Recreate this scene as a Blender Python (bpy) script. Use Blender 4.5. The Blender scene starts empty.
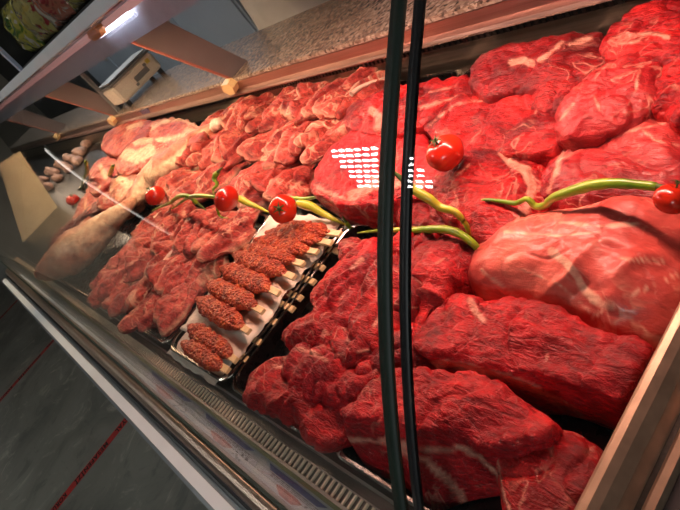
import bpy, bmesh, math, random
from mathutils import Vector, Matrix, noise
random.seed(7)
SC = bpy.context.scene
COL = SC.collection
DZ = 0.8            # deck height above the floor
H = 1.4             # eye height above the floor
F = 613.0
ax = Vector((.57323, .09954, -.81333)); ay = Vector((.57068, -.76078, .30910)); az = Vector((-.58799, -.64133, -.49291))
PI = math.pi

# ---------------------------------------------------------------- measuring
def ray(u, v):
    d = Vector((u - 340, v - 255, F)); return Vector((d.dot(ax), d.dot(ay), d.dot(az)))
def P(u, v, z):      # point at height z above the deck
    d = ray(u, v); t = (z - .6) / d.z; return Vector((d.x * t, d.y * t, z + DZ))
def PY(u, v, y):
    d = ray(u, v); t = y / d.y; return Vector((d.x * t, y, H + d.z * t))
def PX(u, v, x):
    d = ray(u, v); t = x / d.x; return Vector((x, d.y * t, H + d.z * t))
def proj(p):
    q = Vector((p.x, p.y, p.z - H))
    c = Vector((ax.x, ay.x, az.x)) * 0
    cx = ax.x * q.x + ay.x * q.y + az.x * q.z
    cy = ax.y * q.x + ay.y * q.y + az.y * q.z
    cz = ax.z * q.x + ay.z * q.y + az.z * q.z
    return (340 + F * cx / cz, 255 + F * cy / cz)

# ---------------------------------------------------------------- materials
def lin(c):
    return tuple(((x / 12.92) if x <= .04045 else ((x + .055) / 1.055) ** 2.4) for x in c)
def hexc(r, g, b): return lin((r / 255, g / 255, b / 255)) + (1,)
class NT:
    def __init__(s, name):
        s.m = bpy.data.materials.new(name); s.m.use_nodes = True
        s.t = s.m.node_tree; s.n = s.t.nodes; s.n.clear()
        s.out = s.n.new('ShaderNodeOutputMaterial')
    def new(s, k, **kw):
        n = s.n.new(k)
        for a, b in kw.items(): setattr(n, a, b)
        return n
    def link(s, a, b): s.t.links.new(a, b)
    def setin(s, sock, v):
        if hasattr(v, 'is_output') or isinstance(v, bpy.types.NodeSocket): s.link(v, sock)
        else: sock.default_value = v
    def math(s, op, a, b=None, clamp=False):
        n = s.new('ShaderNodeMath', operation=op, use_clamp=clamp); s.setin(n.inputs[0], a)
        if b is not None: s.setin(n.inputs[1], b)
        return n.outputs[0]
    def mix(s, f, a, b, bt='MIX'):
        n = s.new('ShaderNodeMix', data_type='RGBA', blend_type=bt)
        s.setin(n.inputs[0], f); s.setin(n.inputs[6], a); s.setin(n.inputs[7], b); return n.outputs[2]
    def noise(s, vec, scale, detail=3, rough=.5, dist=0):
        n = s.new('ShaderNodeTexNoise'); s.link(vec, n.inputs['Vector'])
        n.inputs['Scale'].default_value = scale; n.inputs['Detail'].default_value = detail
        n.inputs['Roughness'].default_value = rough; n.inputs['Distortion'].default_value = dist
        return n.outputs['Fac']
    def voro(s, vec, scale, feat='F1'):
        n = s.new('ShaderNodeTexVoronoi', feature=feat); s.link(vec, n.inputs['Vector']); n.inputs['Scale'].default_value = scale
        return n
    def ramp(s, f, stops):
        n = s.new('ShaderNodeValToRGB'); s.link(f, n.inputs[0]); e = n.color_ramp.elements
        while len(e) < len(stops): e.new(.5)
        for i, (p, c) in enumerate(stops): e[i].position = p; e[i].color = c
        return n.outputs[0]
    def mapr(s, v, a, b, c=0., d=1.):
        n = s.new('ShaderNodeMapRange'); n.clamp = True; s.setin(n.inputs[0], v)
        for i, x in zip((1, 2, 3, 4), (a, b, c, d)): n.inputs[i].default_value = x
        return n.outputs[0]
    def objvec(s, rnd=True, scale=None):
        tc = s.new('ShaderNodeTexCoord'); v = tc.outputs['Object']
        if rnd:
            oi = s.new('ShaderNodeObjectInfo')
            cm = s.new('ShaderNodeCombineXYZ')
            for i, k in enumerate((7.3, 11.9, 5.1)): s.link(s.math('MULTIPLY', oi.outputs['Random'], k), cm.inputs[i])
            va = s.new('ShaderNodeVectorMath', operation='ADD'); s.link(v, va.inputs[0]); s.link(cm.outputs[0], va.inputs[1]); v = va.outputs[0]
        if scale:
            vm = s.new('ShaderNodeVectorMath', operation='MULTIPLY'); s.link(v, vm.inputs[0]); vm.inputs[1].default_value = scale; v = vm.outputs[0]
        return v
    def bsdf(s, color, rough=.5, metal=0., spec=.5, coat=0., bump=None, bstr=.4, bdist=.002, normal=None, sss=0.):
        p = s.new('ShaderNodeBsdfPrincipled')
        s.setin(p.inputs['Base Color'], color); s.setin(p.inputs['Roughness'], rough); s.setin(p.inputs['Metallic'], metal)
        p.inputs['Specular IOR Level'].default_value = spec; p.inputs['Coat Weight'].default_value = coat; p.inputs['Coat Roughness'].default_value = .15
        if sss:
            p.inputs['Subsurface Weight'].default_value = sss; p.inputs['Subsurface Radius'].default_value = (.01, .003, .002); p.inputs['Subsurface Scale'].default_value = .6
        if bump is not None:
            b = s.new('ShaderNodeBump'); b.inputs['Strength'].default_value = bstr; b.inputs['Distance'].default_value = bdist
            s.link(bump, b.inputs['Height']); s.link(b.outputs[0], p.inputs['Normal'])
        s.link(p.outputs[0], s.out.inputs[0]); return s.m

def plain(name, col, rough=.5, metal=0., spec=.5, mottle=.08, scale=30):
    t = NT(name); v = t.objvec(False); n = t.noise(v, scale, 3)
    f = t.mapr(n, .3, .7, 1 - mottle, 1 + mottle)
    c = t.mix(1., col, f, 'MULTIPLY')
    return t.bsdf(c, rough, metal, spec)
def steel(name, col, rough=.3, brush=(400, 4, 400), bs=.15):
    t = NT(name); v = t.objvec(False, brush); n = t.noise(v, 1., 2)
    c = t.mix(1., col, t.mapr(n, .3, .7, .85, 1.1), 'MULTIPLY')
    r = t.mapr(n, .3, .7, rough * .8, rough * 1.25)
    return t.bsdf(c, r, 1., bump=n, bstr=bs, bdist=.0005)
def emit(name, col, st):
    t = NT(name); e = t.new('ShaderNodeEmission'); e.inputs[0].default_value = col; e.inputs[1].default_value = st
    t.link(e.outputs[0], t.out.inputs[0]); return t.m

def meat(name, dark, mid, light, fatc, fat=.5, vein=18, fiber=(45, 170, 170), rough=.36, blot=9., marb=0., fibamt=.5, bdist=.003, vw=.03, grain=1., sss=.0, coat=.03, spec=.22):
    t = NT(name); v = t.objvec()
    n1 = t.noise(v, blot, 4, .55, .4)
    base = t.ramp(n1, [(.3, dark), (.52, mid), (.72, light)])
    fv = t.new('ShaderNodeVectorMath', operation='MULTIPLY'); t.link(v, fv.inputs[0]); fv.inputs[1].default_value = fiber
    fn = t.noise(fv.outputs[0], 1., 3, .6, .8)
    base = t.mix(1., base, t.mapr(fn, .3, .7, 1 - fibamt, 1 + fibamt), 'MULTIPLY')
    # thin connective veins
    vn = t.noise(v, vein, 2, .45, 1.2)
    ridge = t.mapr(t.math('ABSOLUTE', t.math('SUBTRACT', vn, .5)), .0, vw, 1., 0.)
    gate = t.mapr(t.noise(v, vein * .45, 2), .5, .62)
    m = t.math('MULTIPLY', t.math('MULTIPLY', ridge, gate), fat)
    if marb:
        mv = t.noise(v, 60, 4, .65, 1.5); m = t.math('MAXIMUM', m, t.math('MULTIPLY', t.mapr(mv, .6, .7), marb))
    a = t.new('ShaderNodeAttribute', attribute_name='fat')
    fa = t.math('MULTIPLY', a.outputs['Fac'], t.mapr(t.noise(v, 55, 3), .25, .6, .35, 1.))
    m = t.math('MAXIMUM', m, fa, True)
    col = t.mix(m, base, t.mix(1., fatc, t.mapr(fn, .3, .7, .85, 1.1), 'MULTIPLY'))
    g = t.noise(v, 260, 3, .6); big = t.noise(v, 38, 3, .6, .6)
    h = t.math('ADD', t.math('MULTIPLY', fn, .8), t.math('ADD', t.math('MULTIPLY', g, .35 * grain), t.math('MULTIPLY', big, .6)))
    h = t.math('ADD', h, t.math('MULTIPLY', m, .25))
    r = t.mapr(t.noise(v, 30, 3), .3, .7, rough * .75, rough * 1.3)
    return t.bsdf(col, r, 0, spec, coat, h, .9, bdist, sss=sss)

M = {}
def build_mats():
    fatB = (.66, .30, .21, 1)
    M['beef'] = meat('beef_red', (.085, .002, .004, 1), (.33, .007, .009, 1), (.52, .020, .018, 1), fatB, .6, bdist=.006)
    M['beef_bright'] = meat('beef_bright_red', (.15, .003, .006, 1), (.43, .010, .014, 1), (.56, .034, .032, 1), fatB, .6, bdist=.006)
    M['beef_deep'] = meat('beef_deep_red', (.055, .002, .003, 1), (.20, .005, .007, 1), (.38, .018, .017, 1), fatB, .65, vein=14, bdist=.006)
    M['beef_smooth'] = meat('beef_smooth_silverskin', (.13, .005, .008, 1), (.32, .015, .018, 1), (.48, .050, .046, 1), fatB, .6, fibamt=.26, bdist=.0030, rough=.34, coat=.08)
    M['loin'] = meat('pale_loin', (.46, .060, .05, 1), (.60, .10, .078, 1), (.69, .19, .13, 1), (.78, .45, .31, 1), .8, vein=13, fiber=(20, 90, 90), fibamt=.18, bdist=.0016, rough=.32, coat=.15, marb=.2, blot=6)
    M['lamb'] = meat('lamb_pink', (.16, .010, .010, 1), (.42, .052, .038, 1), (.56, .125, .085, 1), (.78, .43, .27, 1), .9, vein=20, marb=.45, blot=18, vw=.05, bdist=.006)
    M['lamb_pale'] = meat('lamb_pale', (.22, .035, .025, 1), (.46, .15, .085, 1), (.66, .34, .19, 1), (.80, .56, .36, 1), .7, vein=9, fiber=(12, 60, 60), fibamt=.3, bdist=.005, blot=12, marb=.15)
    M['lamb_pale_lit'] = meat('lamb_pale_lit', (.34, .07, .045, 1), (.60, .25, .14, 1), (.78, .46, .28, 1), (.82, .58, .38, 1), .7, vein=8, fiber=(12, 60, 60), fibamt=.3, bdist=.005, blot=10, marb=.1)  # lighter copy of lamb_pale: lamp brightness put into the shoulder's colour
    M['lamb_rosy'] = meat('lamb_rosy', (.20, .014, .012, 1), (.45, .058, .038, 1), (.62, .22, .13, 1), (.82, .54, .34, 1), .95, vein=14, marb=.5, blot=15, vw=.07, bdist=.006)
    M['mutton_dark'] = meat('mutton_dark', (.05, .008, .010, 1), (.13, .018, .018, 1), (.30, .07, .05, 1), (.6, .35, .25, 1), .5)
    M['chicken'] = meat('pale_poultry', (.42, .22, .17, 1), (.55, .34, .26, 1), (.66, .48, .38, 1), (.75, .6, .48, 1), .4, fibamt=.12, bdist=.002)
    M['fat'] = plain('fat_cream', (.72, .45, .29, 1), .4, mottle=.18, scale=60)
    M['bone'] = plain('bone_ivory', (.72, .52, .38, 1), .45, mottle=.2, scale=90)
    # minced kebab
    t = NT('minced_meat'); v = t.objvec(); vo = t.voro(v, 170); n = t.noise(v, 60, 4)
    col = t.ramp(n, [(.3, (.14, .012, .006, 1)), (.5, (.36, .034, .011, 1)), (.68, (.55, .10, .025, 1))])
    sp = t.mapr(t.noise(v, 230, 2), .62, .68); col = t.mix(sp, col, (.75, .40, .18, 1))
    sp2 = t.mapr(t.noise(v, 150, 2), .36, .31); col = t.mix(t.math('MULTIPLY', sp2, .6), col, (.10, .02, .01, 1))
    h = t.math('SUBTRACT', t.math('MULTIPLY', n, .8), vo.outputs['Distance'])
    M['mince'] = t.bsdf(col, .42, 0, .25, bump=h, bstr=.9, bdist=.006)
    M['wood'] = plain('stick_wood', (.72, .52, .26, 1), .6, mottle=.15, scale=80)
    # paper
    t = NT('butcher_paper'); v = t.objvec(False); n = t.noise(v, 22, 3, .5, 1.)
    st = t.mapr(t.noise(v, 13, 3), .56, .7)
    c = t.mix(t.math('MULTIPLY', st, .35), (.74, .66, .54, 1), (.60, .26, .14, 1))
    M['paper'] = t.bsdf(c, .6, bump=n, bstr=.5, bdist=.006)
    M['steel'] = steel('brushed_steel', (.50, .46, .42, 1), .32, (4, 400, 400))
    M['steel_back'] = steel('back_panel_steel', (.36, .31, .24, 1), .38, (3, 200, 200))
    M['rail'] = plain('brushed_end_rail', (.46, .31, .21, 1), .42, .55, mottle=.15, scale=60)
    M['slat'] = plain('grille_slat', (.82, .72, .54, 1), .4, .2, mottle=.1, scale=40)
    M['steel_dark'] = steel('dark_brushed_steel', (.13, .12, .11, 1), .35, (4, 300, 300))
    M['steel_pan'] = steel('tray_steel', (.05, .048, .045, 1), .28, (60, 60, 60))
    M['rim'] = steel('tray_rim_steel', (.42, .39, .35, 1), .22, (50, 50, 50))
    M['steel_y'] = steel('end_rail_steel', (.50, .40, .31, 1), .38, (400, 4, 400))
    M['alu'] = plain('grey_aluminium', (.27, .30, .31, 1), .42, .55, mottle=.05, scale=20)
    M['alu_light'] = plain('light_aluminium', (.78, .86, .88, 1), .4, .0, mottle=.04, scale=12)
    M['black'] = plain('black_plastic', (.012, .012, .013, 1), .45, mottle=.2)
    M['dark'] = plain('dark_panel', (.02, .021, .022, 1), .5, mottle=.2, scale=8)
    M['gasket'] = plain('green_glass_edge', (.014, .028, .018, 1), .55, mottle=.15)
    M['greenline'] = plain('green_glass_bottom', (.10, .12, .05, 1), .3, mottle=.2)
    M['plate'] = plain('rosy_bracket_plate', (.21, .165, .16, 1), .45, mottle=.04)
    M['plate_edge'] = plain('rosy_bracket_edge', (.42, .14, .10, 1), .4, mottle=.04)
    M['clip'] = plain('amber_clip', (.72, .48, .22, 1), .35, mottle=.06)
    M['orange_clip'] = plain('orange_clip', (.62, .22, .05, 1), .35, mottle=.06)
    M['housing'] = plain('lamp_housing_grey', (.48, .52, .64, 1), .45, .1)
    M['beige'] = plain('beige_divider', (.66, .56, .36, 1), .5, mottle=.1, scale=10)
    M['white_plastic'] = plain('white_plastic', (.66, .62, .54, 1), .4, mottle=.04)
    M['grey_plastic'] = plain('grey_plastic', (.16, .17, .18, 1), .4, mottle=.06)
    M['yellow'] = plain('yellow_button', (.75, .58, .05, 1), .4, mottle=.05)
    M['cloth'] = plain('white_cloth', (.62, .61, .58, 1), .85, mottle=.08, scale=14)
    M['skin'] = plain('skin', (.55, .32, .22, 1), .55, mottle=.05)
    M['hair'] = plain('dark_hair', (.03, .02, .015, 1), .6, mottle=.3, scale=80)
    M['trouser'] = plain('dark_trousers', (.03, .03, .035, 1), .8, mottle=.1)
    # granite
    t = NT('granite_speckled'); v = t.objvec(False); vo = t.voro(v, 125); n = t.noise(v, 60, 4)
    c = t.ramp(vo.outputs['Color'], [(.15, (.025, .02, .018, 1)), (.32, (.18, .12, .085, 1)), (.55, (.36, .26, .19, 1)), (.82, (.58, .48, .38, 1))])
    c = t.mix(.35, c, t.ramp(n, [(.35, (.06, .04, .03, 1)), (.65, (.40, .31, .24, 1))]))
    M['granite'] = t.bsdf(c, .22, coat=.2)
    # floor
    t = NT('grey_stone_floor'); v = t.objvec(False); n = t.noise(v, 1.6, 5, .6, 1.); n2 = t.noise(v, 5, 6, .7, 1.2)
    c = t.ramp(n, [(.3, (.115, .115, .098, 1)), (.6, (.215, .212, .178, 1))])
    c = t.mix(t.math('MULTIPLY', t.mapr(n2, .56, .68), .6), c, (.42, .39, .31, 1))
    c = t.mix(t.math('MULTIPLY', t.mapr(n2, .44, .34), .6), c, (.10, .102, .09, 1))
    M['floor'] = t.bsdf(c, .5)
    M['tape'] = plain('red_tape', (.42, .025, .020, 1), .5, mottle=.12)
    M['ink'] = plain('black_ink', (.02, .008, .008, 1), .6)
    M['wall'] = plain('dark_wall', (.06, .062, .066, 1), .7, mottle=.1, scale=3)
    M['wall_beige'] = plain('beige_wall', (.42, .38, .31, 1), .7, mottle=.06, scale=2)
    M['lip'] = steel('rosy_ledge_steel', (.52, .34, .29, 1), .36, (4, 300, 300))
    M['sticker'] = plain('blue_sticker', (.06, .05, .12, 1), .4)
    M['ceil'] = plain('ceiling_grey', (.14, .14, .135, 1), .8, mottle=.05, scale=3)
    M['cabinet'] = plain('blue_grey_steel', (.46, .52, .60, 1), .5, .0, mottle=.05, scale=3)
    M['tomato'] = NT('x').m
    t = NT('tomato_skin'); v = t.objvec(); n = t.noise(v, 25, 3)
    M['tomato'] = t.bsdf(t.ramp(n, [(.35, (.50, .012, .006, 1)), (.65, (.66, .035, .010, 1))]), .2, coat=.4)
    t = NT('chili_skin'); v = t.objvec(); n = t.noise(v, 14, 3); n2 = t.noise(v, 70, 2)
    M['chili'] = t.bsdf(t.ramp(n, [(.3, (.10, .22, .012, 1)), (.55, (.27, .42, .02, 1)), (.75, (.48, .52, .05, 1))]), .28, coat=.3, bump=n2, bstr=.4, bdist=.003)
    t = NT('chili_skin_yellow'); v = t.objvec(); n = t.noise(v, 18, 3); n2 = t.noise(v, 70, 2)
    M['chili_y'] = t.bsdf(t.ramp(n, [(.3, (.34, .42, .02, 1)), (.7, (.66, .60, .06, 1))]), .28, coat=.3, bump=n2, bstr=.4, bdist=.003)
    M['stem'] = plain('green_stem', (.07, .13, .02, 1), .5, mottle=.2)
    # poster strip
    M['poster'] = plain('poster_paper', (.24, .27, .30, 1), .5, mottle=.1, scale=60)
    M['poster_blue'] = plain('poster_blue', (.03, .04, .15, 1), .5, mottle=.25, scale=90)
    M['poster_red'] = plain('poster_red_picture', (.20, .06, .055, 1), .5, mottle=.4, scale=90)
    M['poster_ink'] = plain('poster_ink', (.05, .055, .07, 1), .5)
    # glass
    t = NT('clear_glass')
    tr = t.new('ShaderNodeBsdfTransparent'); tr.inputs[0].default_value = (.975, .985, .975, 1)
    gl = t.new('ShaderNodeBsdfGlossy'); gl.inputs['Roughness'].default_value = 0.
    fr = t.new('ShaderNodeFresnel'); ge = t.new('ShaderNodeNewGeometry'); t.link(t.mapr(ge.outputs['Backfacing'], 0, 1, 1.4, 1 / 1.4), fr.inputs[0])
    mx = t.new('ShaderNodeMixShader'); t.link(fr.outputs[0], mx.inputs[0]); t.link(tr.outputs[0], mx.inputs[1]); t.link(gl.outputs[0], mx.inputs[2])
    t.link(mx.outputs[0], t.out.inputs[0]); M['glass'] = t.m
    M['tube'] = emit('pink_lamp_tube', (1., .46, .42, 1), .62); M['tube_glow'] = emit('white_glow_tube', (.85, .85, 1, 1), 9.)
    M['led'] = emit('white_led', (1, .97, .93, 1), 60.)
    M['room_lamp'] = emit('room_lamp', (1, .95, .88, 1), 1.8)
    # bags
    for i, (a, b, c) in enumerate((((.05, .10, .02, 1), (.26, .23, .04, 1), (.30, .28, .22, 1)), ((.30, .22, .05, 1), (.28, .24, .08, 1), (.20, .025, .025, 1)), ((.22, .03, .03, 1), (.30, .10, .06, 1), (.34, .30, .24, 1)), ((.26, .23, .17, 1), (.26, .22, .04, 1), (.20, .05, .04, 1)))):
        t = NT('packet_print_%s' % 'abcd'[i]); v = t.objvec()
        n = t.noise(v, 16, 2, .5, 1.5); n2 = t.voro(v, 45)
        col = t.ramp(n, [(.36, a), (.44, b), (.58, b), (.62, c)])
        col = t.mix(t.mapr(n2.outputs['Distance'], .35, .3, 0, .35), col, (.02, .03, .02, 1))
        w = t.noise(v, 30, 3)
        M['bag%d' % i] = t.bsdf(col, .22, coat=.4, bump=w, bstr=.6, bdist=.01)
build_mats()

# ---------------------------------------------------------------- object helpers
def link(o, parent=None):
    COL.objects.link(o)
    if parent is not None: o.parent = parent
    return o
def tag(o, label=None, cat=None, group=None, kind=None):
    if label: o['label'] = label
    if cat: o['category'] = cat
    if group: o['group'] = group
    if kind: o['kind'] = kind
    return o
def empty(name, loc=(0, 0, 0)):
    o = bpy.data.objects.new(name, None); o.location = loc; o.empty_display_size = .05; return link(o)
def from_bm(name, bm, mat, parent=None, smooth=True, recalc=True):
    if recalc: bmesh.ops.recalc_face_normals(bm, faces=bm.faces)
    me = bpy.data.meshes.new(name); bm.to_mesh(me); bm.free()
    for p in me.polygons: p.use_smooth = smooth
    me.materials.append(mat)
    o = bpy.data.objects.new(name, me); return link(o, parent)
def recenter(o, base=True):
    """move the origin of a top-level mesh to the middle of its base"""
    me = o.data; n = len(me.vertices)
    lo = Vector((min(v.co.x for v in me.vertices), min(v.co.y for v in me.vertices), min(v.co.z for v in me.vertices)))
    hi = Vector((max(v.co.x for v in me.vertices), max(v.co.y for v in me.vertices), max(v.co.z for v in me.vertices)))
    c = (lo + hi) / 2
    if base: c.z = lo.z
    me.transform(Matrix.Translation(-c)); o.location = o.location + c
    return o
def box(bm, lo, hi, bev=0.):
    x0, y0, z0 = lo; x1, y1, z1 = hi
    vs = [bm.verts.new(c) for c in ((x0, y0, z0), (x1, y0, z0), (x1, y1, z0), (x0, y1, z0), (x0, y0, z1), (x1, y0, z1), (x1, y1, z1), (x0, y1, z1))]
    fs = [bm.faces.new([vs[i] for i in q]) for q in ((0, 3, 2, 1), (4, 5, 6, 7), (0, 1, 5, 4), (1, 2, 6, 5), (2, 3, 7, 6), (3, 0, 4, 7))]
    if bev:
        es = {e for f in fs for e in f.edges}
        bmesh.ops.bevel(bm, geom=list(es), offset=bev, segments=2, affect='EDGES')
def boxes(name, lst, mat, parent=None, bev=0.):
    bm = bmesh.new()
    for lo, hi in lst: box(bm, lo, hi, bev)
    return from_bm(name, bm, mat, parent, False)
def extrude_x(name, prof, x0, x1, mat, parent=None, closed=False, smooth=False):
    """profile of (y, z) swept along the case"""
    bm = bmesh.new()
    a = [bm.verts.new((x0, y, z)) for y, z in prof]; b = [bm.verts.new((x1, y, z)) for y, z in prof]
    n = len(prof)
    for i in range(n if closed else n - 1):
        j = (i + 1) % n; bm.faces.new((a[i], b[i], b[j], a[j]))
    if closed: bm.faces.new(a[::-1]); bm.faces.new(b)
    return from_bm(name, bm, mat, parent, smooth)
def extrude_y(name, prof, y0, y1, mat, parent=None):
    bm = bmesh.new()
    a = [bm.verts.new((x, y0, z)) for x, z in prof]; b = [bm.verts.new((x, y1, z)) for x, z in prof]
    n = len(prof)
    for i in range(n): j = (i + 1) % n; bm.faces.new((a[i], b[i], b[j], a[j]))
    bm.faces.new(a[::-1]); bm.faces.new(b)
    return from_bm(name, bm, mat, parent, False)
def smooth_closed(pts, n):
    """Catmull-Rom through a closed outline, n points evenly spaced"""
    dense = []; k = len(pts)
    for i in range(k):
        p0, p1, p2, p3 = (pts[(i + j - 1) % k] for j in range(4))
        for s in range(12):
            t = s / 12
            dense.append(.5 * ((2 * p1) + (p2 - p0) * t + (2 * p0 - 5 * p1 + 4 * p2 - p3) * t * t + (3 * p1 - p0 - 3 * p2 + p3) * t ** 3))
    L = [0.]
    for i in range(len(dense)): L.append(L[-1] + (dense[(i + 1) % len(dense)] - dense[i]).length)
    out = []; j = 0
    for i in range(n):
        s = L[-1] * i / n
        while L[j + 1] < s: j += 1
        f = (s - L[j]) / max(1e-9, L[j + 1] - L[j]); out.append(dense[j].lerp(dense[(j + 1) % len(dense)], f))
    return out
def smooth_open(pts, n):
    k = len(pts); dense = []
    for i in range(k - 1):
        p0 = pts[max(0, i - 1)]; p1 = pts[i]; p2 = pts[i + 1]; p3 = pts[min(k - 1, i + 2)]
        for s in range(10):
            t = s / 10
            dense.append(.5 * ((2 * p1) + (p2 - p0) * t + (2 * p0 - 5 * p1 + 4 * p2 - p3) * t * t + (3 * p1 - p0 - 3 * p2 + p3) * t ** 3))
    dense.append(pts[-1].copy())
    L = [0.]
    for i in range(len(dense) - 1): L.append(L[-1] + (dense[i + 1] - dense[i]).length)
    out = []; j = 0
    for i in range(n):
        s = L[-1] * i / (n - 1)
        while j < len(L) - 2 and L[j + 1] < s: j += 1
        f = (s - L[j]) / max(1e-9, L[j + 1] - L[j]); out.append(dense[j].lerp(dense[j + 1], min(1, f)))
    return out
def fbm(p, sc, off, oct=3):
    s = 0; a = 1; q = Vector((p[0], p[1], p[2])) * sc + off
    for _ in range(oct): s += a * noise.noise(q); q = q * 2.03; a *= .5
    return s
def segd(p, a, b):
    ab = (b[0] - a[0], b[1] - a[1]); l = ab[0] ** 2 + ab[1] ** 2
    t = 0 if l == 0 else max(0, min(1, ((p[0] - a[0]) * ab[0] + (p[1] - a[1]) * ab[1]) / l))
    return math.hypot(p[0] - a[0] - ab[0] * t, p[1] - a[1] - ab[1] * t)

def slab_bm(out, depth, dome, front=0., side=1., p=5., q=1., N=72, K=14, S=7, seed=0, amp=(.006, .0028, .0013), under=.12, zc=None, fats=(), bulge=.004, rimfat=0., round_=.18, crease=.004, floor=None, fold=.0, ang=0., fsc=(7, 26)):
    """a lump of meat whose upper face fills the outline `out` (points with their own heights) and whose sides fall by `depth`"""
    off = Vector((seed * 3.17, seed * 1.91, seed * 5.3))
    pts = smooth_closed(out, N); c = sum(pts, Vector()) / N
    if zc is not None: c.z = zc
    rings = []
    R0 = 1 - round_ * .3
    for k in range(1, K + 1):
        r = k / K; row = []
        for a in pts:
            b = c.lerp(a, r); b.z += dome * max(0., 1 - r ** p) ** (1 / q) ; row.append((b, 1., r))
        rings.append(row)
    for s in range(1, S + 1):
        f = s / S; row = []
        k = 1 - under * f * f
        for a in pts:
            b = Vector((c.x + (a.x - c.x) * k, c.y + (a.y - c.y) * k, a.z - depth * f))
            d = Vector((a.x - c.x, a.y - c.y, 0)); d.normalize(); b += d * bulge * math.sin(PI * f); b.y += -front * f * max(0., -d.y) - 0.
            row.append((b, 1. - .3 * f, 1 + f))
        rings.append(row)
    bm = bmesh.new(); lay = bm.verts.layers.float.new('fat')
    top = bm.verts.new(c + Vector((0, 0, dome))); V = [[bm.verts.new(b) for b, _, _ in row] for row in rings]
    for i in range(N):
        j = (i + 1) % N
        bm.faces.new((top, V[0][i], V[0][j]))
        for k in range(len(V) - 1): bm.faces.new((V[k][i], V[k + 1][i], V[k + 1][j], V[k][j]))
    bot = bm.verts.new((c.x, c.y, sum(v.co.z for v in V[-1]) / N))
    for i in range(N): bm.faces.new((bot, V[-1][(i + 1) % N], V[-1][i]))
    bmesh.ops.recalc_face_normals(bm, faces=bm.faces); bm.normal_update()
    nr = {}
    for ri, row in enumerate(V):
        for v in row: nr[v] = (rings[ri][0][2])
    # soften the normals over the rim so the displacement keeps the edge whole
    disp = {}
    for v in bm.verts:
        r = nr.get(v, 0.); w = 1. if r < 1.02 else (side if r < 1.5 else side * max(.25, 1 - (r - 1.5) * 1.2))
        d = amp[0] * fbm(v.co, 14, off, 2) + amp[1] * fbm(v.co, 48, off * 1.3, 3) + amp[2] * fbm(v.co, 130, off * .7, 2)
        ca, sa = math.cos(ang), math.sin(ang); qx = v.co.x * ca + v.co.y * sa; qy = -v.co.x * sa + v.co.y * ca
        if fold:
            wz = noise.noise(v.co * 9 + off) * .35
            d += fold * (1 - 2.4 * abs(noise.noise(Vector((qx * fsc[0] + wz, qy * fsc[1] + wz * 3, v.co.z * fsc[1] * .5)) + off * 1.7)))
        cr = 1 - abs(noise.noise(v.co * 17 + off * 2.1)) * 6
        if cr > 0: d -= crease * cr * cr
        disp[v] = v.normal * d * w
    for v, d in disp.items(): v.co += d
    if floor is not None:
        for v in bm.verts:
            if v.co.z < floor: v.co.z = floor
    for v in bm.verts:
        f = 0.
        if fats:
            w0 = proj(v.co); jit = 1.6 * noise.noise(v.co * 45 + off) + 1.3 * noise.noise(v.co * 120 + off)
            for path, wid in fats:
                d = min(segd(w0, path[i], path[i + 1]) for i in range(len(path) - 1)) + jit
                f = max(f, max(0., min(1., (wid - d) / 1.8)))
        r = nr.get(v, 0.)
        if rimfat and r > 0:
            e = max(0, 1 - abs(r - 1.12) / rimfat) * (1 if noise.noise(v.co * 9 + off) > -.25 else .1)
            f = max(f, min(1, e * 1.6))
        v[lay] = f
    return bm
def slab(name, out_px, z, depth, dome, mat, label, cat, group=None, zs=None, **kw):
    out = [P(u, v, (zs[i] if zs else z)) for i, (u, v) in enumerate(out_px)]
    if 'floor' not in kw: kw['floor'] = DZ + .006
    o = from_bm(name, slab_bm(out, depth, dome, **kw), M[mat]); recenter(o)
    return tag(o, label, cat, group)
def tube_bm(path, radii, seg=14, flat=1., caps=True, noise_amp=0., ns=60, seed=0, n=None, up=Vector((0, 0, 1))):
    n = n or max(10, len(path) * 6)
    pp = smooth_open(path, n); rr = smooth_open([Vector((r, 0, 0)) for r in radii], n)
    bm = bmesh.new(); lay = bm.verts.layers.float.new('fat'); rows = []
    for i, c in enumerate(pp):
        t = (pp[min(n - 1, i + 1)] - pp[max(0, i - 1)]).normalized()
        s = t.cross(up).normalized(); w = s.cross(t).normalized(); row = []
        for k in range(seg):
            a = 2 * PI * k / seg; d = s * math.cos(a) + w * math.sin(a) * flat
            co = c + d * rr[i].x
            if noise_amp: co += d * noise_amp * fbm(co, ns, Vector((seed, seed * 2.3, 1)), 3)
            row.append(bm.verts.new(co))
        rows.append(row)
    for a, b in zip(rows, rows[1:]):
        for k in range(seg): j = (k + 1) % seg; bm.faces.new((a[k], a[j], b[j], b[k]))
    if caps:
        for row, e, nb in ((rows[0], pp[0], pp[1]), (rows[-1], pp[-1], pp[-2])):
            tip = bm.verts.new(e + (e - nb).normalized() * (row[0].co - e).length * .5)
            for k in range(seg): bm.faces.new((row[k], row[(k + 1) % seg], tip))
    return bm

# ================================================================= SETTING
def plane_box(name, lo, hi, mat): return tag(boxes(name, [(lo, hi)], mat), kind='structure')
plane_box('floor', (-16, -5, -.1), (3, 3, 0), M['floor'])
plane_box('wall_back', (-16, 3, 0), (3, 3.1, 2.9), M['wall'])
plane_box('wall_front', (-16, -5.1, 0), (3, -5, 2.9), M['wall'])
plane_box('wall_left', (-16.1, -5.1, 0), (-16, 3.1, 2.9), M['wall_beige'])
plane_box('wall_right', (3, -5.1, 0), (3.1, 3.1, 2.9), M['wall'])
plane_box('ceiling', (-16.1, -5.1, 2.9), (3.1, 3.1, 3.0), M['ceil'])

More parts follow.
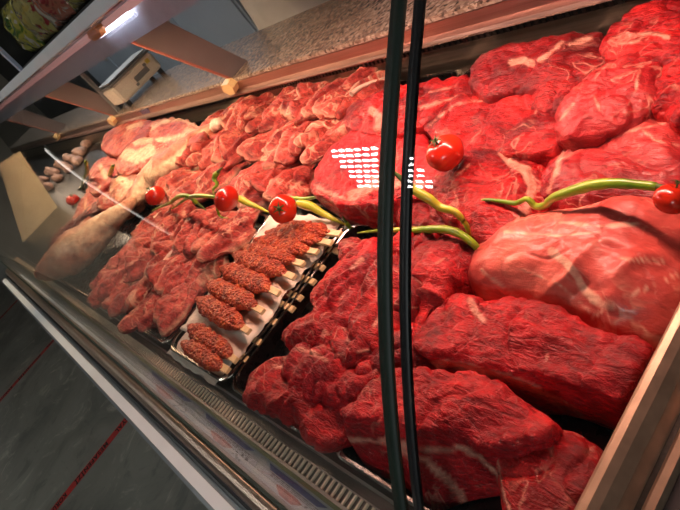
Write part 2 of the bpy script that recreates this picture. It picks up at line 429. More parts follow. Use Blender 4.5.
# ================================================================= DISPLAY CASE
XL, XR = -8.0, -.28
case = empty('display_case', (-3, .4, 0)); case.location = (0, 0, 0)
tag(case, 'long stainless meat display case with curved front glass and granite rear ledge', 'display case')
def cb(name, lst, mat, bev=0.): return boxes(name, [((a, b, c + DZ), (d, e, f + DZ)) for (a, b, c), (d, e, f) in lst], M[mat], case, bev)
cb('deck', [((XL, -.0, -.05), (XR, .93, 0))], 'steel_dark')
cb('cabinet_body', [((-3.45, -.075, -.78), (.6, 1.25, -.055)), ((XL, .02, -.78), (-3.45, 1.25, -.055))], 'dark')
cb('kick_plate', [((-3.4, -.03, -.8), (.6, 1.2, -.78))], 'black')
cb('back_panel', [((XL, .93, -.05), (.5, .95, .078))], 'steel_back')
# black louvre strip under the ledge
lst = [((XL, .922, .078), (.5, .95, .092))]
cb('louvre_strip', lst, 'black')
x = -2.2; lst = []
while x < -.3: lst.append(((x, .917, .080), (x + .008, .9235, .090))); x += .017
cb('louvre_slats', lst, 'steel_dark')
# ledge lip, with a rounded nose that catches the lamp
yz = [(.955, .092), (.918, .092), (.908, .096), (.905, .102), (.908, .108), (.916, .111), (.922, .113), (.926, .1405), (.955, .1405)]
extrude_x('ledge_lip', [(a, b + DZ) for a, b in yz], XL, .5, M['lip'], case, True)
cb('granite_ledge', [((XL, .926, .140), (.5, 1.27, .154))], 'granite', .003)
sk_ = PY(146, 112, .925)
cb('blue_sticker', [((sk_.x - .06, .921, .118), (sk_.x + .06, .925, .142))], 'sticker')
cb('ledge_support', [((XL, .955, .0), (.5, 1.2, .140))], 'dark')
# front air grille: many short bars over a dark slot
cb('grille_slot', [((-4.2, -.004, -.02), (XR, .040, -.014))], 'black')
lst = []; x = -3.6
while x < XR - .005:
    lst.append(((x, .001, .0), (x + .0036, .0205, .003))); x += .0124
cb('air_grille', lst, 'slat')
cb('grille_frame', [((-4.2, -.004, -.02), (XR, .001, .004)), ((-4.2, .0205, -.02), (XR, .0225, .003)), ((-4.2, .036, -.02), (XR, .040, .0035))], 'steel')
cb('glass_bottom_edge', [((-3.9, -.010, -.01), (.4, -.004, .004))], 'greenline')
cb('label_shelf', [((-3.9, -.047, -.02), (.4, -.010, -.004))], 'alu')
cb('glass_gasket', [((-3.9, -.0525, -.02), (.4, -.047, .001))], 'gasket')
yz = [(-.0525, -.004), (-.058, -.0015), (-.064, -.001), (-.071, -.003), (-.077, -.009), (-.081, -.018), (-.082, -.05), (-.0525, -.05)]
extrude_x('front_panel', [(a, b + DZ) for a, b in yz], -3.6, .6, M['steel_y'], case, True, False)
cb('bumper_channel', [((-3.6, -.090, -.06), (.6, -.078, -.028))], 'black')
b = cb('bumper', [((-3.55, -.128, -.07), (.6, -.088, -.022))], 'alu', .004)
cb('bumper_strip', [((-3.55, -.120, -.0225), (.6, -.099, -.0195))], 'alu_light')
# canopy
cb('canopy_bar', [((XL, .522, .580), (.6, .545, .612))], 'alu_light', .003)
cb('canopy_top', [((XL, .545, .602), (.6, .85, .612))], 'alu')
cb('canopy_back', [((XL, .835, .555), (.6, .85, .602))], 'alu')
cb('lamp_housing', [((XL, .566, .494), (.6, .574, .575))], 'housing')
tb = tube_bm([Vector((XL, .556, DZ + .561)), Vector((.3, .556, DZ + .561))], [.009, .009], 10)
from_bm('lamp_tube', tb, M['tube'], case)
tb = tube_bm([Vector((-1.66, .553, DZ + .549)), Vector((-1.40, .553, DZ + .549))], [.006, .006], 10)  # short bright tube added behind the clip to put a glow on the housing
tag(from_bm('lamp_tube', tb, M['tube_glow'], case), 'short white tube added for the glow on the housing')
# bracket plates between the rear ledge and the canopy
def bracket(x):
    bm = bmesh.new()
    prof = [(.935, .150), (.745, .470), (.745, .600), (.875, .600), (.875, .47), (1.03, .154), (.985, .154)]
    y0 = [(x - .004, y, z + DZ) for y, z in prof]; y1 = [(x + .004, y, z + DZ) for y, z in prof]
    A = [bm.verts.new(v) for v in y0]; B = [bm.verts.new(v) for v in y1]; n = len(A)
    for i in range(n): j = (i + 1) % n; bm.faces.new((A[i], B[i], B[j], A[j]))
    bm.faces.new(A); bm.faces.new(B[::-1])
    o = from_bm('bracket_plate', bm, M['plate'], case, False)
    bm = bmesh.new()
    e = [(.932, .150), (.743, .470), (.749, .472), (.939, .152)]
    A = [bm.verts.new((x - .006, y, z + DZ)) for y, z in e]; B = [bm.verts.new((x + .007, y, z + DZ)) for y, z in e]
    for i in range(4): j = (i + 1) % 4; bm.faces.new((A[i], B[i], B[j], A[j]))
    bm.faces.new(A); bm.faces.new(B[::-1])
    from_bm('plate_edge', bm, M['plate_edge'], o, False)
    bm = bmesh.new()
    pr = [(-.042, .0), (-.02, .026), (.03, .024), (.046, .004), (.03, -.018), (-.015, -.02)]
    A = [bm.verts.new((x + a, .896, DZ + .132 + b_)) for a, b_ in pr]; B = [bm.verts.new((x + a, .926, DZ + .136 + b_)) for a, b_ in pr]
    for i in range(6): j = (i + 1) % 6; bm.faces.new((A[i], B[i], B[j], A[j]))
    bm.faces.new(A); bm.faces.new(B[::-1])
    tag(from_bm('bracket_clip', bm, M['clip'], o, False), 'amber clip')
bracket(-2.07); bracket(-3.62); bracket(-5.2)
cb('rear_post', [((-3.58, .955, .154), (-3.55, .975, .56))], 'grey_plastic')
# orange clip that holds the front glass
bm = bmesh.new()
for a in range(8): pass
pr = [(-.05, 0), (-.03, .014), (.03, .014), (.052, .002), (.034, -.014), (-.03, -.012)]
A = [bm.verts.new((-1.62 + a, .530, DZ + .560 + b_)) for a, b_ in pr]; B = [bm.verts.new((-1.62 + a, .560, DZ + .560 + b_)) for a, b_ in pr]
for i in range(6): j = (i + 1) % 6; bm.faces.new((A[i], B[i], B[j], A[j]))
bm.faces.new(A); bm.faces.new(B[::-1])
tag(from_bm('glass_clip', bm, M['orange_clip'], case, False), 'orange clip')
# curved front glass panels
def quad(y): return ((1.51662 * y - 1.84293) * y + 1.52075) * y + .06803
gp = [Vector((0, y, quad(y))) for y in [-.0425 + .5675 * i / 39 for i in range(40)]]
def glass(x0, x1):
    bm = bmesh.new(); th = .006
    n = len(gp); R_ = []
    for i, p_ in enumerate(gp):
        t = (gp[min(n - 1, i + 1)] - gp[max(0, i - 1)]).normalized(); q = p_ + Vector((0, -t.z, t.y)) * th
        R_.append((p_, q))
    def sheet(f):
        prev = None
        for a, b_ in R_:
            cur = [bm.verts.new((xx, w.y, w.z + DZ)) for xx, w in f(a, b_)]
            if prev: bm.faces.new((prev[0], prev[1], cur[1], cur[0]))
            prev = cur
    sheet(lambda a, b_: ((x1, a), (x0, a)))
    sheet(lambda a, b_: ((x0, b_), (x1, b_)))
    sheet(lambda a, b_: ((x0, a), (x0, b_)))
    sheet(lambda a, b_: ((x1, b_), (x1, a)))
    for (a, b_), fl in ((R_[0], 1), (R_[-1], -1)):
        vs_ = [bm.verts.new((xx, w.y, w.z + DZ)) for xx, w in ((x0, a), (x1, a), (x1, b_), (x0, b_))]
        bm.faces.new(vs_[::fl])
    bm.normal_update()
    return from_bm('front_glass', bm, M['glass'], case, True, False)
def edge_strip(parent, x0, x1, mat, th=.010, lift=-.0015):
    bm = bmesh.new(); n = len(gp); rows = []
    for i, p_ in enumerate(gp):
        t = (gp[min(n - 1, i + 1)] - gp[max(0, i - 1)]).normalized(); nn = Vector((0, -t.z, t.y))
        a = p_ + nn * lift; q = p_ + nn * (lift + th)
        rows.append([bm.verts.new((xx, w.y, w.z + DZ)) for xx, w in ((x0, a), (x1, a), (x1, q), (x0, q))])
    for a, b_ in zip(rows, rows[1:]):
        for k in range(4): j = (k + 1) % 4; bm.faces.new((a[k], a[j], b_[j], b_[k]))
    bm.faces.new(rows[0]); bm.faces.new(rows[-1])
    return from_bm('glass_edge', bm, M[mat], parent, True)
g1 = glass(-2.55, -.4305); edge_strip(g1, -.4305, -.4145, 'gasket', .005, .0)
g2 = glass(-.3900, .45); edge_strip(g2, -.4010, -.3900, 'black', .004, .0)
g3 = glass(-4.4, -2.556)
# stainless end frame on the right
K_ = .8333
pr = [(-.336, -.02), (-.336, .004), (-.331, .008), (-.322, .009), (-.314, .004), (-.306, -.006), (-.302, -.02), (-.300, -.026), (-.296, -.024), (-.290, -.019), (-.282, -.020), (-.280, -.026), (-.279, -.04), (-.30, -.04)]
extrude_y('end_frame', [(a * K_, z + .098 + DZ) for a, z in pr], .045, .93, M['rail'], case)
bm = bmesh.new(); q = [(-.03, -.06), (.045, .075), (.93, .075), (.93, -.06)]
A = [bm.verts.new((-.279, y, z + DZ)) for y, z in q]; B = [bm.verts.new((-.24, y, z + DZ)) for y, z in q]
for i in range(4): j = (i + 1) % 4; bm.faces.new((A[i], B[i], B[j], A[j]))
bm.faces.new(A); bm.faces.new(B[::-1])
from_bm('end_wall', bm, M['steel_dark'], case, False)
cb('end_cover', [((-.233, .05, -.05), (.6, .93, .07))], 'black')
# beige divider at the far end
bm = bmesh.new()
q = [(.10, .0), (.37, .0), (.47, .34), (.345, .37)]
A = [bm.verts.new((-3.8, y, z + DZ)) for y, z in q]; B = [bm.verts.new((-3.812, y, z + DZ)) for y, z in q]
for i in range(4): j = (i + 1) % 4; bm.faces.new((A[i], B[i], B[j], A[j]))
bm.faces.new(A); bm.faces.new(B[::-1])
from_bm('end_divider', bm, M['beige'], case, False)

# ---------------------------------------------------------------- social-distance tapes on the floor
for i, (xx, lab) in enumerate(((-3.0, 'red floor tape with black lettering nearest the camera'), (-4.86, 'red floor tape, middle one of three along the counter'), (-6.72, 'red floor tape at the far end of the counter'))):
    r = boxes('floor_tape', [((xx - .027, -2.4, .0005), (xx + .027, -.02, .0015))], M['tape']); recenter(r)
    tag(r, lab, 'floor tape', 'distance tapes')
    yy = -.225
    for word in ('SOSYAL', 'MESAFENİZİ', 'KORUYUNUZ', 'SOSYAL', 'MESAFENİZİ', 'KORUYUNUZ', 'SOSYAL'):
        cu = bpy.data.curves.new('lettering', 'FONT'); cu.body = word; cu.size = .052; cu.offset = .0018; cu.space_character = 1.15; cu.extrude = .0002
        tmp = bpy.data.objects.new('tmp', cu); COL.objects.link(tmp); bpy.context.view_layer.update()
        me = bpy.data.meshes.new_from_object(tmp.evaluated_get(bpy.context.evaluated_depsgraph_get())); bpy.data.objects.remove(tmp)
        wd = .0225 * len(word); me.transform(Matrix.Diagonal((wd / max(v.co.x for v in me.vertices), 1, 1, 1)))
        me.name = 'lettering'; me.materials.clear(); me.materials.append(M['ink'])
        me.transform(Matrix.Translation((xx - .018, yy, .0018)) @ Matrix.Rotation(-PI / 2, 4, 'Z'))
        o = bpy.data.objects.new('lettering', me); link(o, r); o.matrix_parent_inverse = Matrix.Translation(-r.location)
        yy -= wd + .06

# ---------------------------------------------------------------- promotional strips on the label shelf
def strip(x0, x1, lab):
    z = DZ - .0035; y0, y1 = -.045, -.012
    r = boxes('promo_strip', [((x0, y0, z - .0003), (x1, y1, z))], M['poster'])
    W = x1 - x0
    def sub(name, polys, mat):
        bm = bmesh.new()
        for pl in polys:
            A = [bm.verts.new((x0 + a * W, y0 + b * (y1 - y0), z + .0006)) for a, b in pl]; B = [bm.verts.new((v.co.x, v.co.y, z - .0002)) for v in A]
            n = len(A); bm.faces.new(A); bm.faces.new(B[::-1])
            for i in range(n): j = (i + 1) % n; bm.faces.new((A[i], B[i], B[j], A[j]))
        return from_bm(name, bm, mat, r, False)
    sub('blue_header', [[(.10, .74), (.80, .74), (.90, .96), (.04, .96)]], M['poster_blue'])
    pts = [(.46 + .17 * math.cos(t) * (1 + .25 * math.sin(3 * t)), .33 + .21 * math.sin(t) * (1 + .2 * math.cos(2 * t))) for t in [2 * PI * k / 14 for k in range(14)]]
    sub('meat_picture', [pts], M['poster_red'])
    lines = []
    for k, yy in enumerate((.66, .60, .54)):
        xx = .14
        while xx < .86:
            w = random.uniform(.03, .08); lines.append([(xx, yy), (xx + w, yy), (xx + w, yy + .03), (xx, yy + .03)]); xx += w + .02
    for k in range(14):
        xx = .68 + random.random() * .22; yy = .1 + .35 * random.random(); lines.append([(xx, yy), (xx + .03, yy + .04), (xx + .025, yy + .09), (xx - .005, yy + .05)])
    sub('print_lines', lines, M['poster_ink'])
    recenter(r)
    for c in r.children: c.matrix_parent_inverse = Matrix.Translation(-r.location)
    tag(r, lab, 'price strip', 'promo strips on the front shelf')
strip(-.60, -.46, 'blue and white promo strip in front of the big beef tray')
strip(-.80, -.615, 'blue and white promo strip below the grille by the beef chunk tray')
strip(-1.05, -.82, 'blue and white promo strip with red meat picture nearest the kebab tray')
strip(-1.36, -1.08, 'blue and white promo strip in front of the kebab and lamb chop trays')

# ================================================================= TRAYS
def rrect(cx, cy, w, d, r, n=6):
    out = []
    for sx, sy, a0 in ((1, 1, 0), (-1, 1, PI / 2), (-1, -1, PI), (1, -1, 3 * PI / 2)):
        for k in range(n + 1):
            a = a0 + PI / 2 * k / n; out.append((cx + sx * (w / 2 - r) + r * math.cos(a), cy + sy * (d / 2 - r) + r * math.sin(a)))
    return out
def tray(x0, x1, y0, y1, label, h=.026):
    root = empty('meat_tray', ((x0 + x1) / 2, (y0 + y1) / 2, DZ + .001)); tag(root, label, 'tray', 'shallow steel trays')
    w, d = x1 - x0, y1 - y0
    bm = bmesh.new()
    lv = [(w - .022, d - .022, .0015), (w - .012, d - .012, h), (w - .010, d - .010, h), (w - .020, d - .020, .0)]
    loops = []
    for a, b_, z in lv: loops.append([bm.verts.new((px, py, z)) for px, py in rrect(0, 0, a, b_, .03)])
    n = len(loops[0]); bm.faces.new(loops[0]); bm.faces.new(loops[3][::-1])
    for A, B in zip(loops, loops[1:]):
        for i in range(n): j = (i + 1) % n; bm.faces.new((A[i], A[j], B[j], B[i]))
    from_bm('pan', bm, M['steel_pan'], root, False)
    bm = bmesh.new(); loops = []
    for a, z in ((.014, h - .001), (.014, h + .001), (.006, h + .002), (.0, h + .0005), (.0, h - .002)): loops.append([bm.verts.new((px, py, z)) for px, py in rrect(0, 0, w - a, d - a, .031)])
    n = len(loops[0])
    for A, B in zip(loops, loops[1:] + loops[:1]):
        for i in range(n): j = (i + 1) % n; bm.faces.new((A[i], A[j], B[j], B[i]))
    from_bm('tray_rim', bm, M['rim'], root, False)
    return root
tray(-.66, -.29, .045, .440, 'steel tray under the two big beef blocks at the front right')
tray(-.985, -.672, .045, .440, 'steel tray of beef chunks at the front next to the kebab tray')
tray(-1.300, -.995, .045, .440, 'dark steel tray holding paper and minced kebabs')
tray(-1.640, -1.310, .045, .440, 'steel tray of lamb chops directly left of the kebab tray')
tray(-1.985, -1.650, .045, .440, 'steel tray of lamb chops beside the pale lamb shoulder')
tray(-2.69, -2.005, .040, .440, 'wide steel tray under the pale lamb shoulder')
tray(-.66, -.29, .475, .905, 'rear steel tray under the stacked beef cuts by the end frame')
tray(-.985, -.672, .475, .905, 'rear steel tray of beef cuts behind the loose tomato')
tray(-1.300, -.995, .475, .905, 'rear steel tray of fat-capped beef behind the tomatoes')
tray(-1.650, -1.310, .475, .905, 'rear steel tray of lamb slices next to the black gap')
tray(-2.32, -1.665, .475, .905, 'wide rear steel tray of lamb cutlets beside the lamb haunch')
tray(-3.55, -2.34, .475, .905, 'wide rear steel tray under the lamb haunch and rib pieces')

# ================================================================= BEEF
beefg = 'big beef cuts on the right'
def hero(name, *a, **k):
    k.setdefault('N', 170); k.setdefault('K', 40); k.setdefault('S', 18); k.setdefault('fold', .0055); k.setdefault('fsc', (5, 17)); k.setdefault('ang', random.uniform(0, 3)); return slab(name, *a, **k)
hero('beef_block', [(343, 418), (352, 402), (386, 371), (440, 369), (474, 374), (505, 388), (545, 412), (548, 432), (505, 448), (470, 443), (425, 433), (385, 425)], .088, .085, .006, 'beef_bright',
     'big bright red beef block at the very front with white fat seam round its side', 'meat', beefg, seed=1, p=9, under=-.02, bulge=.006, front=.058, side=.45,
     fats=[([(346, 440), (380, 441), (415, 446), (440, 451), (460, 448), (480, 457), (497, 474), (510, 496)], 3.2), ([(385, 440), (404, 452), (426, 461), (446, 478), (460, 495), (468, 512)], 4.5)])
hero('beef_block', [(497, 452), (520, 436), (556, 428), (585, 436), (600, 460), (600, 500), (590, 540), (520, 540), (500, 500)], .066, .06, .012, 'beef',
     'dark red smooth beef block in the bottom right corner by the end frame', 'meat', beefg, seed=2, p=6, under=-.02, side=.4, front=.03, amp=(.005, .0015, .0006), fold=.001,
     fats=[([(498, 453), (520, 442), (556, 430)], 2.2), ([(497, 455), (503, 490), (512, 520)], 2.)])  # first path paints the top edge highlight in the fat colour
hero('beef_block', [(412, 338), (424, 318), (452, 291), (470, 296), (486, 304), (520, 300), (575, 318), (640, 344), (645, 358), (622, 398), (596, 392), (545, 376), (500, 372), (455, 360), (430, 356)], .082, .078, .006, 'beef_bright',
     'long beef block in the second row with rough top and fat seam along its front', 'meat', beefg, seed=3, p=9, under=-.02, bulge=.003, front=.005, side=.45,
     fats=[([(430, 366), (446, 364), (470, 368), (505, 378), (540, 392), (575, 412), (600, 436)], 5.), ([(470, 300), (476, 312), (484, 320)], 3.5), ([(548, 350), (546, 362)], 1.5)])
hero('pork_loin', [(471, 272), (482, 252), (512, 234), (550, 220), (585, 213), (640, 208), (684, 212), (700, 250), (690, 310), (645, 345), (600, 333), (545, 308), (505, 298), (478, 292)], .050, .046, .052, 'loin',
     'smooth pale pink loin with white fat bands on the right', 'meat', None, seed=4, p=2.4, q=1.5, under=.12, amp=(.006, .0015, .0004), crease=.002, zs=[.05, .055, .06, .062, .064, .064, .064, .06, .055, .05, .045, .045, .05, .05],
     fats=[([(552, 252), (565, 262), (578, 278), (586, 292), (602, 304), (612, 306)], 5.), ([(590, 320), (615, 302), (650, 286), (676, 276)], 2.), ([(505, 232), (560, 236), (600, 232)], 1.6), ([(560, 222), (600, 226), (642, 224)], 2.), ([(482, 270), (500, 285), (520, 300)], 2.2), ([(620, 258), (664, 262)], 1.6), ([(520, 268), (560, 285), (590, 312)], 1.2)])
hero('beef_cut', [(432, 190), (446, 168), (466, 150), (500, 143), (530, 152), (546, 172), (545, 200), (528, 224), (502, 246), (484, 246), (462, 226), (442, 212)], .075, .07, .035, 'beef',
     'round red beef cut with pale fat seam behind the curved green chili', 'meat', beefg, seed=5, p=2.6, q=1.3, under=.1,
     fats=[([(502, 152), (512, 164), (527, 170), (533, 188), (526, 210), (515, 228)], 5.), ([(450, 180), (470, 165)], 1.4)])
hero('beef_cut', [(543, 190), (548, 168), (562, 146), (592, 132), (640, 122), (690, 112), (700, 170), (690, 206), (640, 212), (585, 212), (555, 206)], .075, .07, .026, 'beef_smooth',
     'marbled beef cut behind the long green chili at the right edge', 'meat', beefg, seed=6, p=3, q=1.2, under=.08,
     fats=[([(548, 192), (556, 172), (562, 152), (568, 144)], 3.), ([(560, 160), (600, 140), (640, 128), (672, 122)], 1.6), ([(640, 128), (655, 140), (680, 146)], 1.2), ([(575, 185), (610, 165), (640, 160)], 1.)])
hero('beef_cut', [(424, 128), (440, 108), (462, 99), (500, 98), (540, 95), (560, 118), (562, 130), (548, 150), (512, 154), (478, 152), (440, 142)], .10, .095, .010, 'beef',
     'angular dark red beef cut behind the tomato with sharp cut edge', 'meat', beefg, seed=7, p=6, under=.04,
     fats=[([(430, 125), (455, 104), (500, 98)], 1.6), ([(540, 97), (535, 115)], 1.2)])
hero('beef_cut', [(556, 124), (562, 104), (585, 86), (620, 62), (650, 58), (668, 75), (662, 98), (640, 118), (600, 134), (570, 138)], .115, .09, .02, 'beef_smooth',
     'purplish smooth beef cut resting above the marbled one', 'meat', beefg, seed=8, p=3.2, under=.08,
     fats=[([(640, 66), (636, 90), (628, 105)], 1.4), ([(594, 96), (600, 110)], 1.6), ([(560, 120), (574, 104)], 1.5)])
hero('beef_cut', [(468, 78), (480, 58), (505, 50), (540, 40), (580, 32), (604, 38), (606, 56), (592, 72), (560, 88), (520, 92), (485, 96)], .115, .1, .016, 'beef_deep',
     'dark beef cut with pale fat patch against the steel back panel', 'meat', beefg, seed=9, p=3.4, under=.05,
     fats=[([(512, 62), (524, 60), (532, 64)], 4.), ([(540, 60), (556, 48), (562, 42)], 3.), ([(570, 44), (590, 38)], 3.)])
hero('beef_cut', [(604, 58), (612, 36), (630, 16), (660, 6), (700, 0), (710, 40), (690, 70), (660, 72), (630, 66)], .12, .1, .02, 'beef',
     'bright red beef cut in the top right corner', 'meat', beefg, seed=10, p=3.2, under=.06, fats=[([(630, 36), (650, 33), (668, 37)], 3.), ([(620, 44), (640, 40)], 2.)])
hero('beef_cut', [(650, 92), (662, 66), (690, 50), (720, 60), (715, 108), (690, 120), (662, 118)], .11, .1, .018, 'beef',
     'red beef cut at the right edge below the top corner one', 'meat', beefg, seed=11, p=3.2, under=.06)
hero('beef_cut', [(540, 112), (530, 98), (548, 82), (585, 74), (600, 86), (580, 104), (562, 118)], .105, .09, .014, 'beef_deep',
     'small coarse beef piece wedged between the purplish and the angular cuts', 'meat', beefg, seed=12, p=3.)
hero('beef_cut', [(312, 186), (322, 160), (346, 136), (375, 124), (410, 128), (432, 150), (436, 178), (424, 196), (392, 202), (352, 205), (330, 200)], .085, .08, .010, 'beef_bright',
     'flat red beef cut with a pale fat cap behind the chilies', 'meat', beefg, seed=13, p=5, under=.02,
     fats=[([(352, 196), (375, 186), (400, 182), (420, 186)], 6.), ([(316, 186), (330, 194), (345, 199)], 2.5), ([(372, 178), (392, 172)], 3.)])
hero('beef_cut', [(346, 124), (352, 104), (372, 96), (402, 86), (440, 80), (470, 78), (476, 92), (450, 104), (430, 122), (405, 132), (372, 134)], .10, .095, .012, 'beef',
     'streaky beef cut in the back row behind the fat-capped cut', 'meat', beefg, seed=14, p=3.4, under=.05, rimfat=0.,
     fats=[([(420, 108), (440, 102), (460, 96)], 2.), ([(372, 110), (380, 118), (378, 128)], 5.), ([(430, 92), (455, 86)], 1.6)])
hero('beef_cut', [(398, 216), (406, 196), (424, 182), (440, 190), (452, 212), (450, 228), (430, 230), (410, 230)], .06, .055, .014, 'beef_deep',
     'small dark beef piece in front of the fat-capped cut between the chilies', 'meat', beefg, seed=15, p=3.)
hero('beef_cut', [(544, 202), (580, 200), (640, 196), (668, 200), (660, 212), (620, 214), (570, 214), (548, 214)], .066, .06, .01, 'beef_deep',
     'thin strip of beef showing between the long chili and the pale loin', 'meat', beefg, seed=29, p=3.) 
chg = 'beef chunks in the front tray'
for i, (o_, z, dp, dm, mt, lab, fats) in enumerate([
    ([(246, 392), (256, 374), (278, 360), (300, 358), (318, 368), (330, 392), (345, 412), (340, 432), (322, 440), (300, 424), (272, 410), (252, 404)], .045, .042, .016, 'beef', 'beef chunk at the front corner of the chunk tray nearest the grille', [([(268, 366), (282, 366), (296, 376)], 2.5)]),
    ([(284, 372), (290, 352), (312, 344), (340, 352), (366, 372), (352, 400), (330, 404), (306, 394)], .062, .055, .016, 'beef_bright', 'folded beef chunk with pale fat knot in the middle of the front', [([(296, 348), (312, 352), (326, 360)], 3.)]),
    ([(284, 334), (298, 320), (318, 314), (345, 322), (362, 340), (352, 356), (322, 356), (298, 346)], .068, .062, .014, 'beef', 'beef chunk with curled edge facing the kebab sticks', [([(320, 344), (332, 350)], 2.)]),
    ([(310, 300), (324, 276), (350, 250), (372, 240), (384, 262), (372, 300), (352, 326), (326, 322)], .072, .065, .014, 'beef_bright', 'long bright beef piece on the kebab side of the chunk tray', [([(352, 268), (362, 260)], 3.), ([(340, 300), (352, 286)], 1.5)]),
    ([(352, 330), (364, 300), (376, 268), (390, 246), (402, 262), (404, 300), (396, 332), (376, 346)], .078, .07, .012, 'beef', 'beef strip standing behind the dark green glass seam', [([(378, 290), (382, 310), (374, 326)], 2.5)]),
    ([(408, 326), (412, 290), (424, 262), (446, 240), (468, 242), (470, 258), (452, 282), (436, 306), (420, 332)], .078, .07, .012, 'beef_bright', 'long beef strip under the two joined chilies', [([(436, 264), (448, 256)], 1.5)]),
    ([(400, 300), (404, 262), (412, 242), (432, 238), (444, 246), (428, 266), (416, 294), (408, 316)], .085, .07, .010, 'beef_deep', 'narrow dark beef strip right behind the black glass seam', []),
    ([(386, 250), (394, 238), (420, 233), (446, 238), (440, 250), (412, 256)], .08, .07, .010, 'beef', 'beef end piece tucked under the lower chili', []),
    ([(372, 366), (384, 342), (404, 334), (424, 342), (430, 362), (416, 372), (390, 374)], .066, .06, .014, 'beef', 'dark beef lump between the chunk tray and the front block', []),
    ([(340, 388), (352, 366), (376, 358), (386, 368), (370, 386), (352, 402)], .07, .06, .01, 'beef_bright', 'small bright beef scrap touching the front block', []),
    ([(350, 362), (356, 346), (372, 338), (384, 346), (380, 360), (366, 368)], .075, .06, .01, 'beef', 'small beef scrap in the centre of the chunk tray', [([(358, 352), (368, 350)], 2.)]),
    ([(340, 246), (356, 240), (372, 240), (384, 246), (372, 262), (350, 268)], .062, .055, .010, 'beef_deep', 'beef piece at the rear of the chunk tray beneath the chili tip', [])]):
    hero('beef_chunk', o_, z, dp, dm, mt, lab, 'meat', chg, seed=30 + i, p=2.6, under=.1, fats=fats, N=110, K=22, S=10, amp=(.006, .0025, .0012), crease=.006, fold=.010, fsc=(5, 30), ang=.9 + .5 * math.sin(i * 2.1))

# ================================================================= LAMB
def ordinal(n): return ['first', 'second', 'third', 'fourth', 'fifth', 'sixth', 'seventh', 'eighth', 'ninth', 'tenth', 'eleventh', 'twelfth', 'thirteenth', 'fourteenth', 'fifteenth', 'sixteenth'][n]
def chop_mesh(seed, L, W, th):
    rnd = random.Random(seed); pts = []
    for k in range(12):
        a = 2 * PI * k / 12; r = 1 + rnd.uniform(-.24, .22)
        w = W / 2 * (1.2 if math.sin(a) < .2 else .72)
        pts.append(Vector((w * math.cos(a) * r, L / 2 * math.sin(a) * r, .5 * th + .010 * math.sin(2.3 * math.sin(a) + seed))))
    bm = slab_bm(pts, th, .005, p=3, N=72, K=16, S=5, seed=seed + 60, amp=(.005, .0035, .0022), under=.06, bulge=.002, rimfat=.20 if seed % 3 else .10, crease=.004, fold=.009, ang=1.5 + .3 * math.sin(seed * 2.2), fsc=(4, 36))
    me = bpy.data.meshes.new('lamb_chop'); bm.to_mesh(me); bm.free()
    for p_ in me.polygons: p_.use_smooth = True
    me.materials.append(M['lamb'] if seed % 4 else M['lamb_rosy']); return me
def bone_mesh(seed, L):
    rnd = random.Random(seed)
    pth = [Vector((-.004, -.03, .012)), Vector((-.008, .0, .014)), Vector((-.002, L * .3, .013)), Vector((.01, L * .52, .008))]
    bm = tube_bm(pth, [.007, .005, .0045, .0055], 8, .8, noise_amp=.001, seed=seed, n=12)
    me = bpy.data.meshes.new('rib_bone'); bm.to_mesh(me); bm.free()
    for p_ in me.polygons: p_.use_smooth = True
    me.materials.append(M['bone']); return me
CH = [chop_mesh(s, .170 + .014 * (s % 4), .068 + .010 * (s % 3), .015) for s in range(12)]
BN = [bone_mesh(s, .15) for s in range(3)]
def chop(x, y, z, rz, tilt, pitch, label, group, k, bone=False, sc=1.):
    o = bpy.data.objects.new('lamb_chop', CH[(k * 7) % 12]); o.location = (x, y, z + DZ)
    o.rotation_euler = (Matrix.Rotation(rz, 3, 'Z') @ Matrix.Rotation(tilt, 3, 'Y') @ Matrix.Rotation(pitch, 3, 'X')).to_euler(); o.scale = (sc, sc, sc)
    link(o); tag(o, label, 'lamb chop', group)
    if bone:
        b = bpy.data.objects.new('rib_bone', BN[k % 3]); link(b, o); tag(b, 'ivory rib bone')
    return o
rnd = random.Random(5)
rowname = ['at the grille edge', 'in the middle row', 'at the rear near the tomatoes']
# front trays, shingled towards the kebabs
k = 0
for ti, (x0, x1, tn) in enumerate(((-1.965, -1.675, 'the tray beside the pale lamb shoulder'), (-1.625, -1.335, 'the tray left of the kebabs'))):
    for r, y in enumerate((.135, .240, .345)):
        n = 5
        for i in range(n):
            x = x0 + (x1 - x0) * (i + .5) / n + rnd.uniform(-.008, .008)
            chop(x, y + rnd.uniform(-.018, .018), .034 + .006 * r + rnd.uniform(0, .008), rnd.uniform(-.45, .30), .42 + rnd.uniform(-.18, .2), rnd.uniform(-.28, -.05),
                 '%s lamb chop from the left in the %s row beside the %s' % (ordinal(i), ('front', 'middle', 'rear')[r], ('pale shoulder', 'kebabs')[ti]), 'lamb chops in the front trays', k, k % 5 == 0); k += 1
# back trays
rowb = ['nearest the tomatoes', 'in the middle row', 'against the back panel']
for ti, (x0, x1, n, tn) in enumerate(((-2.14, -1.70, 8, 'the rear tray beside the lamb haunch'), (-1.60, -1.20, 7, 'the rear tray behind the two big tomatoes'))):
    for r, y in enumerate((.535, .685, .83)):
        for i in range(n):
            x = x0 + (x1 - x0) * (i + .5) / n + rnd.uniform(-.01, .01)
            if ti == 1: x += .05 * (r - 1) * -1
            if ti == 1 and r == 0 and i > 4: continue
            chop(x, y + rnd.uniform(-.02, .02), .040 + .010 * r + rnd.uniform(0, .01), rnd.uniform(-.4, .3), .45 + rnd.uniform(-.2, .22), rnd.uniform(-.30, -.05),
                 '%s lamb slice from the left in the %s row behind %s' % (ordinal(i), ('front', 'middle', 'rear')[r], ('the arched chilies', 'the two tomatoes')[ti]), 'lamb slices in the rear trays', k, k % 6 == 0, 1.05); k += 1

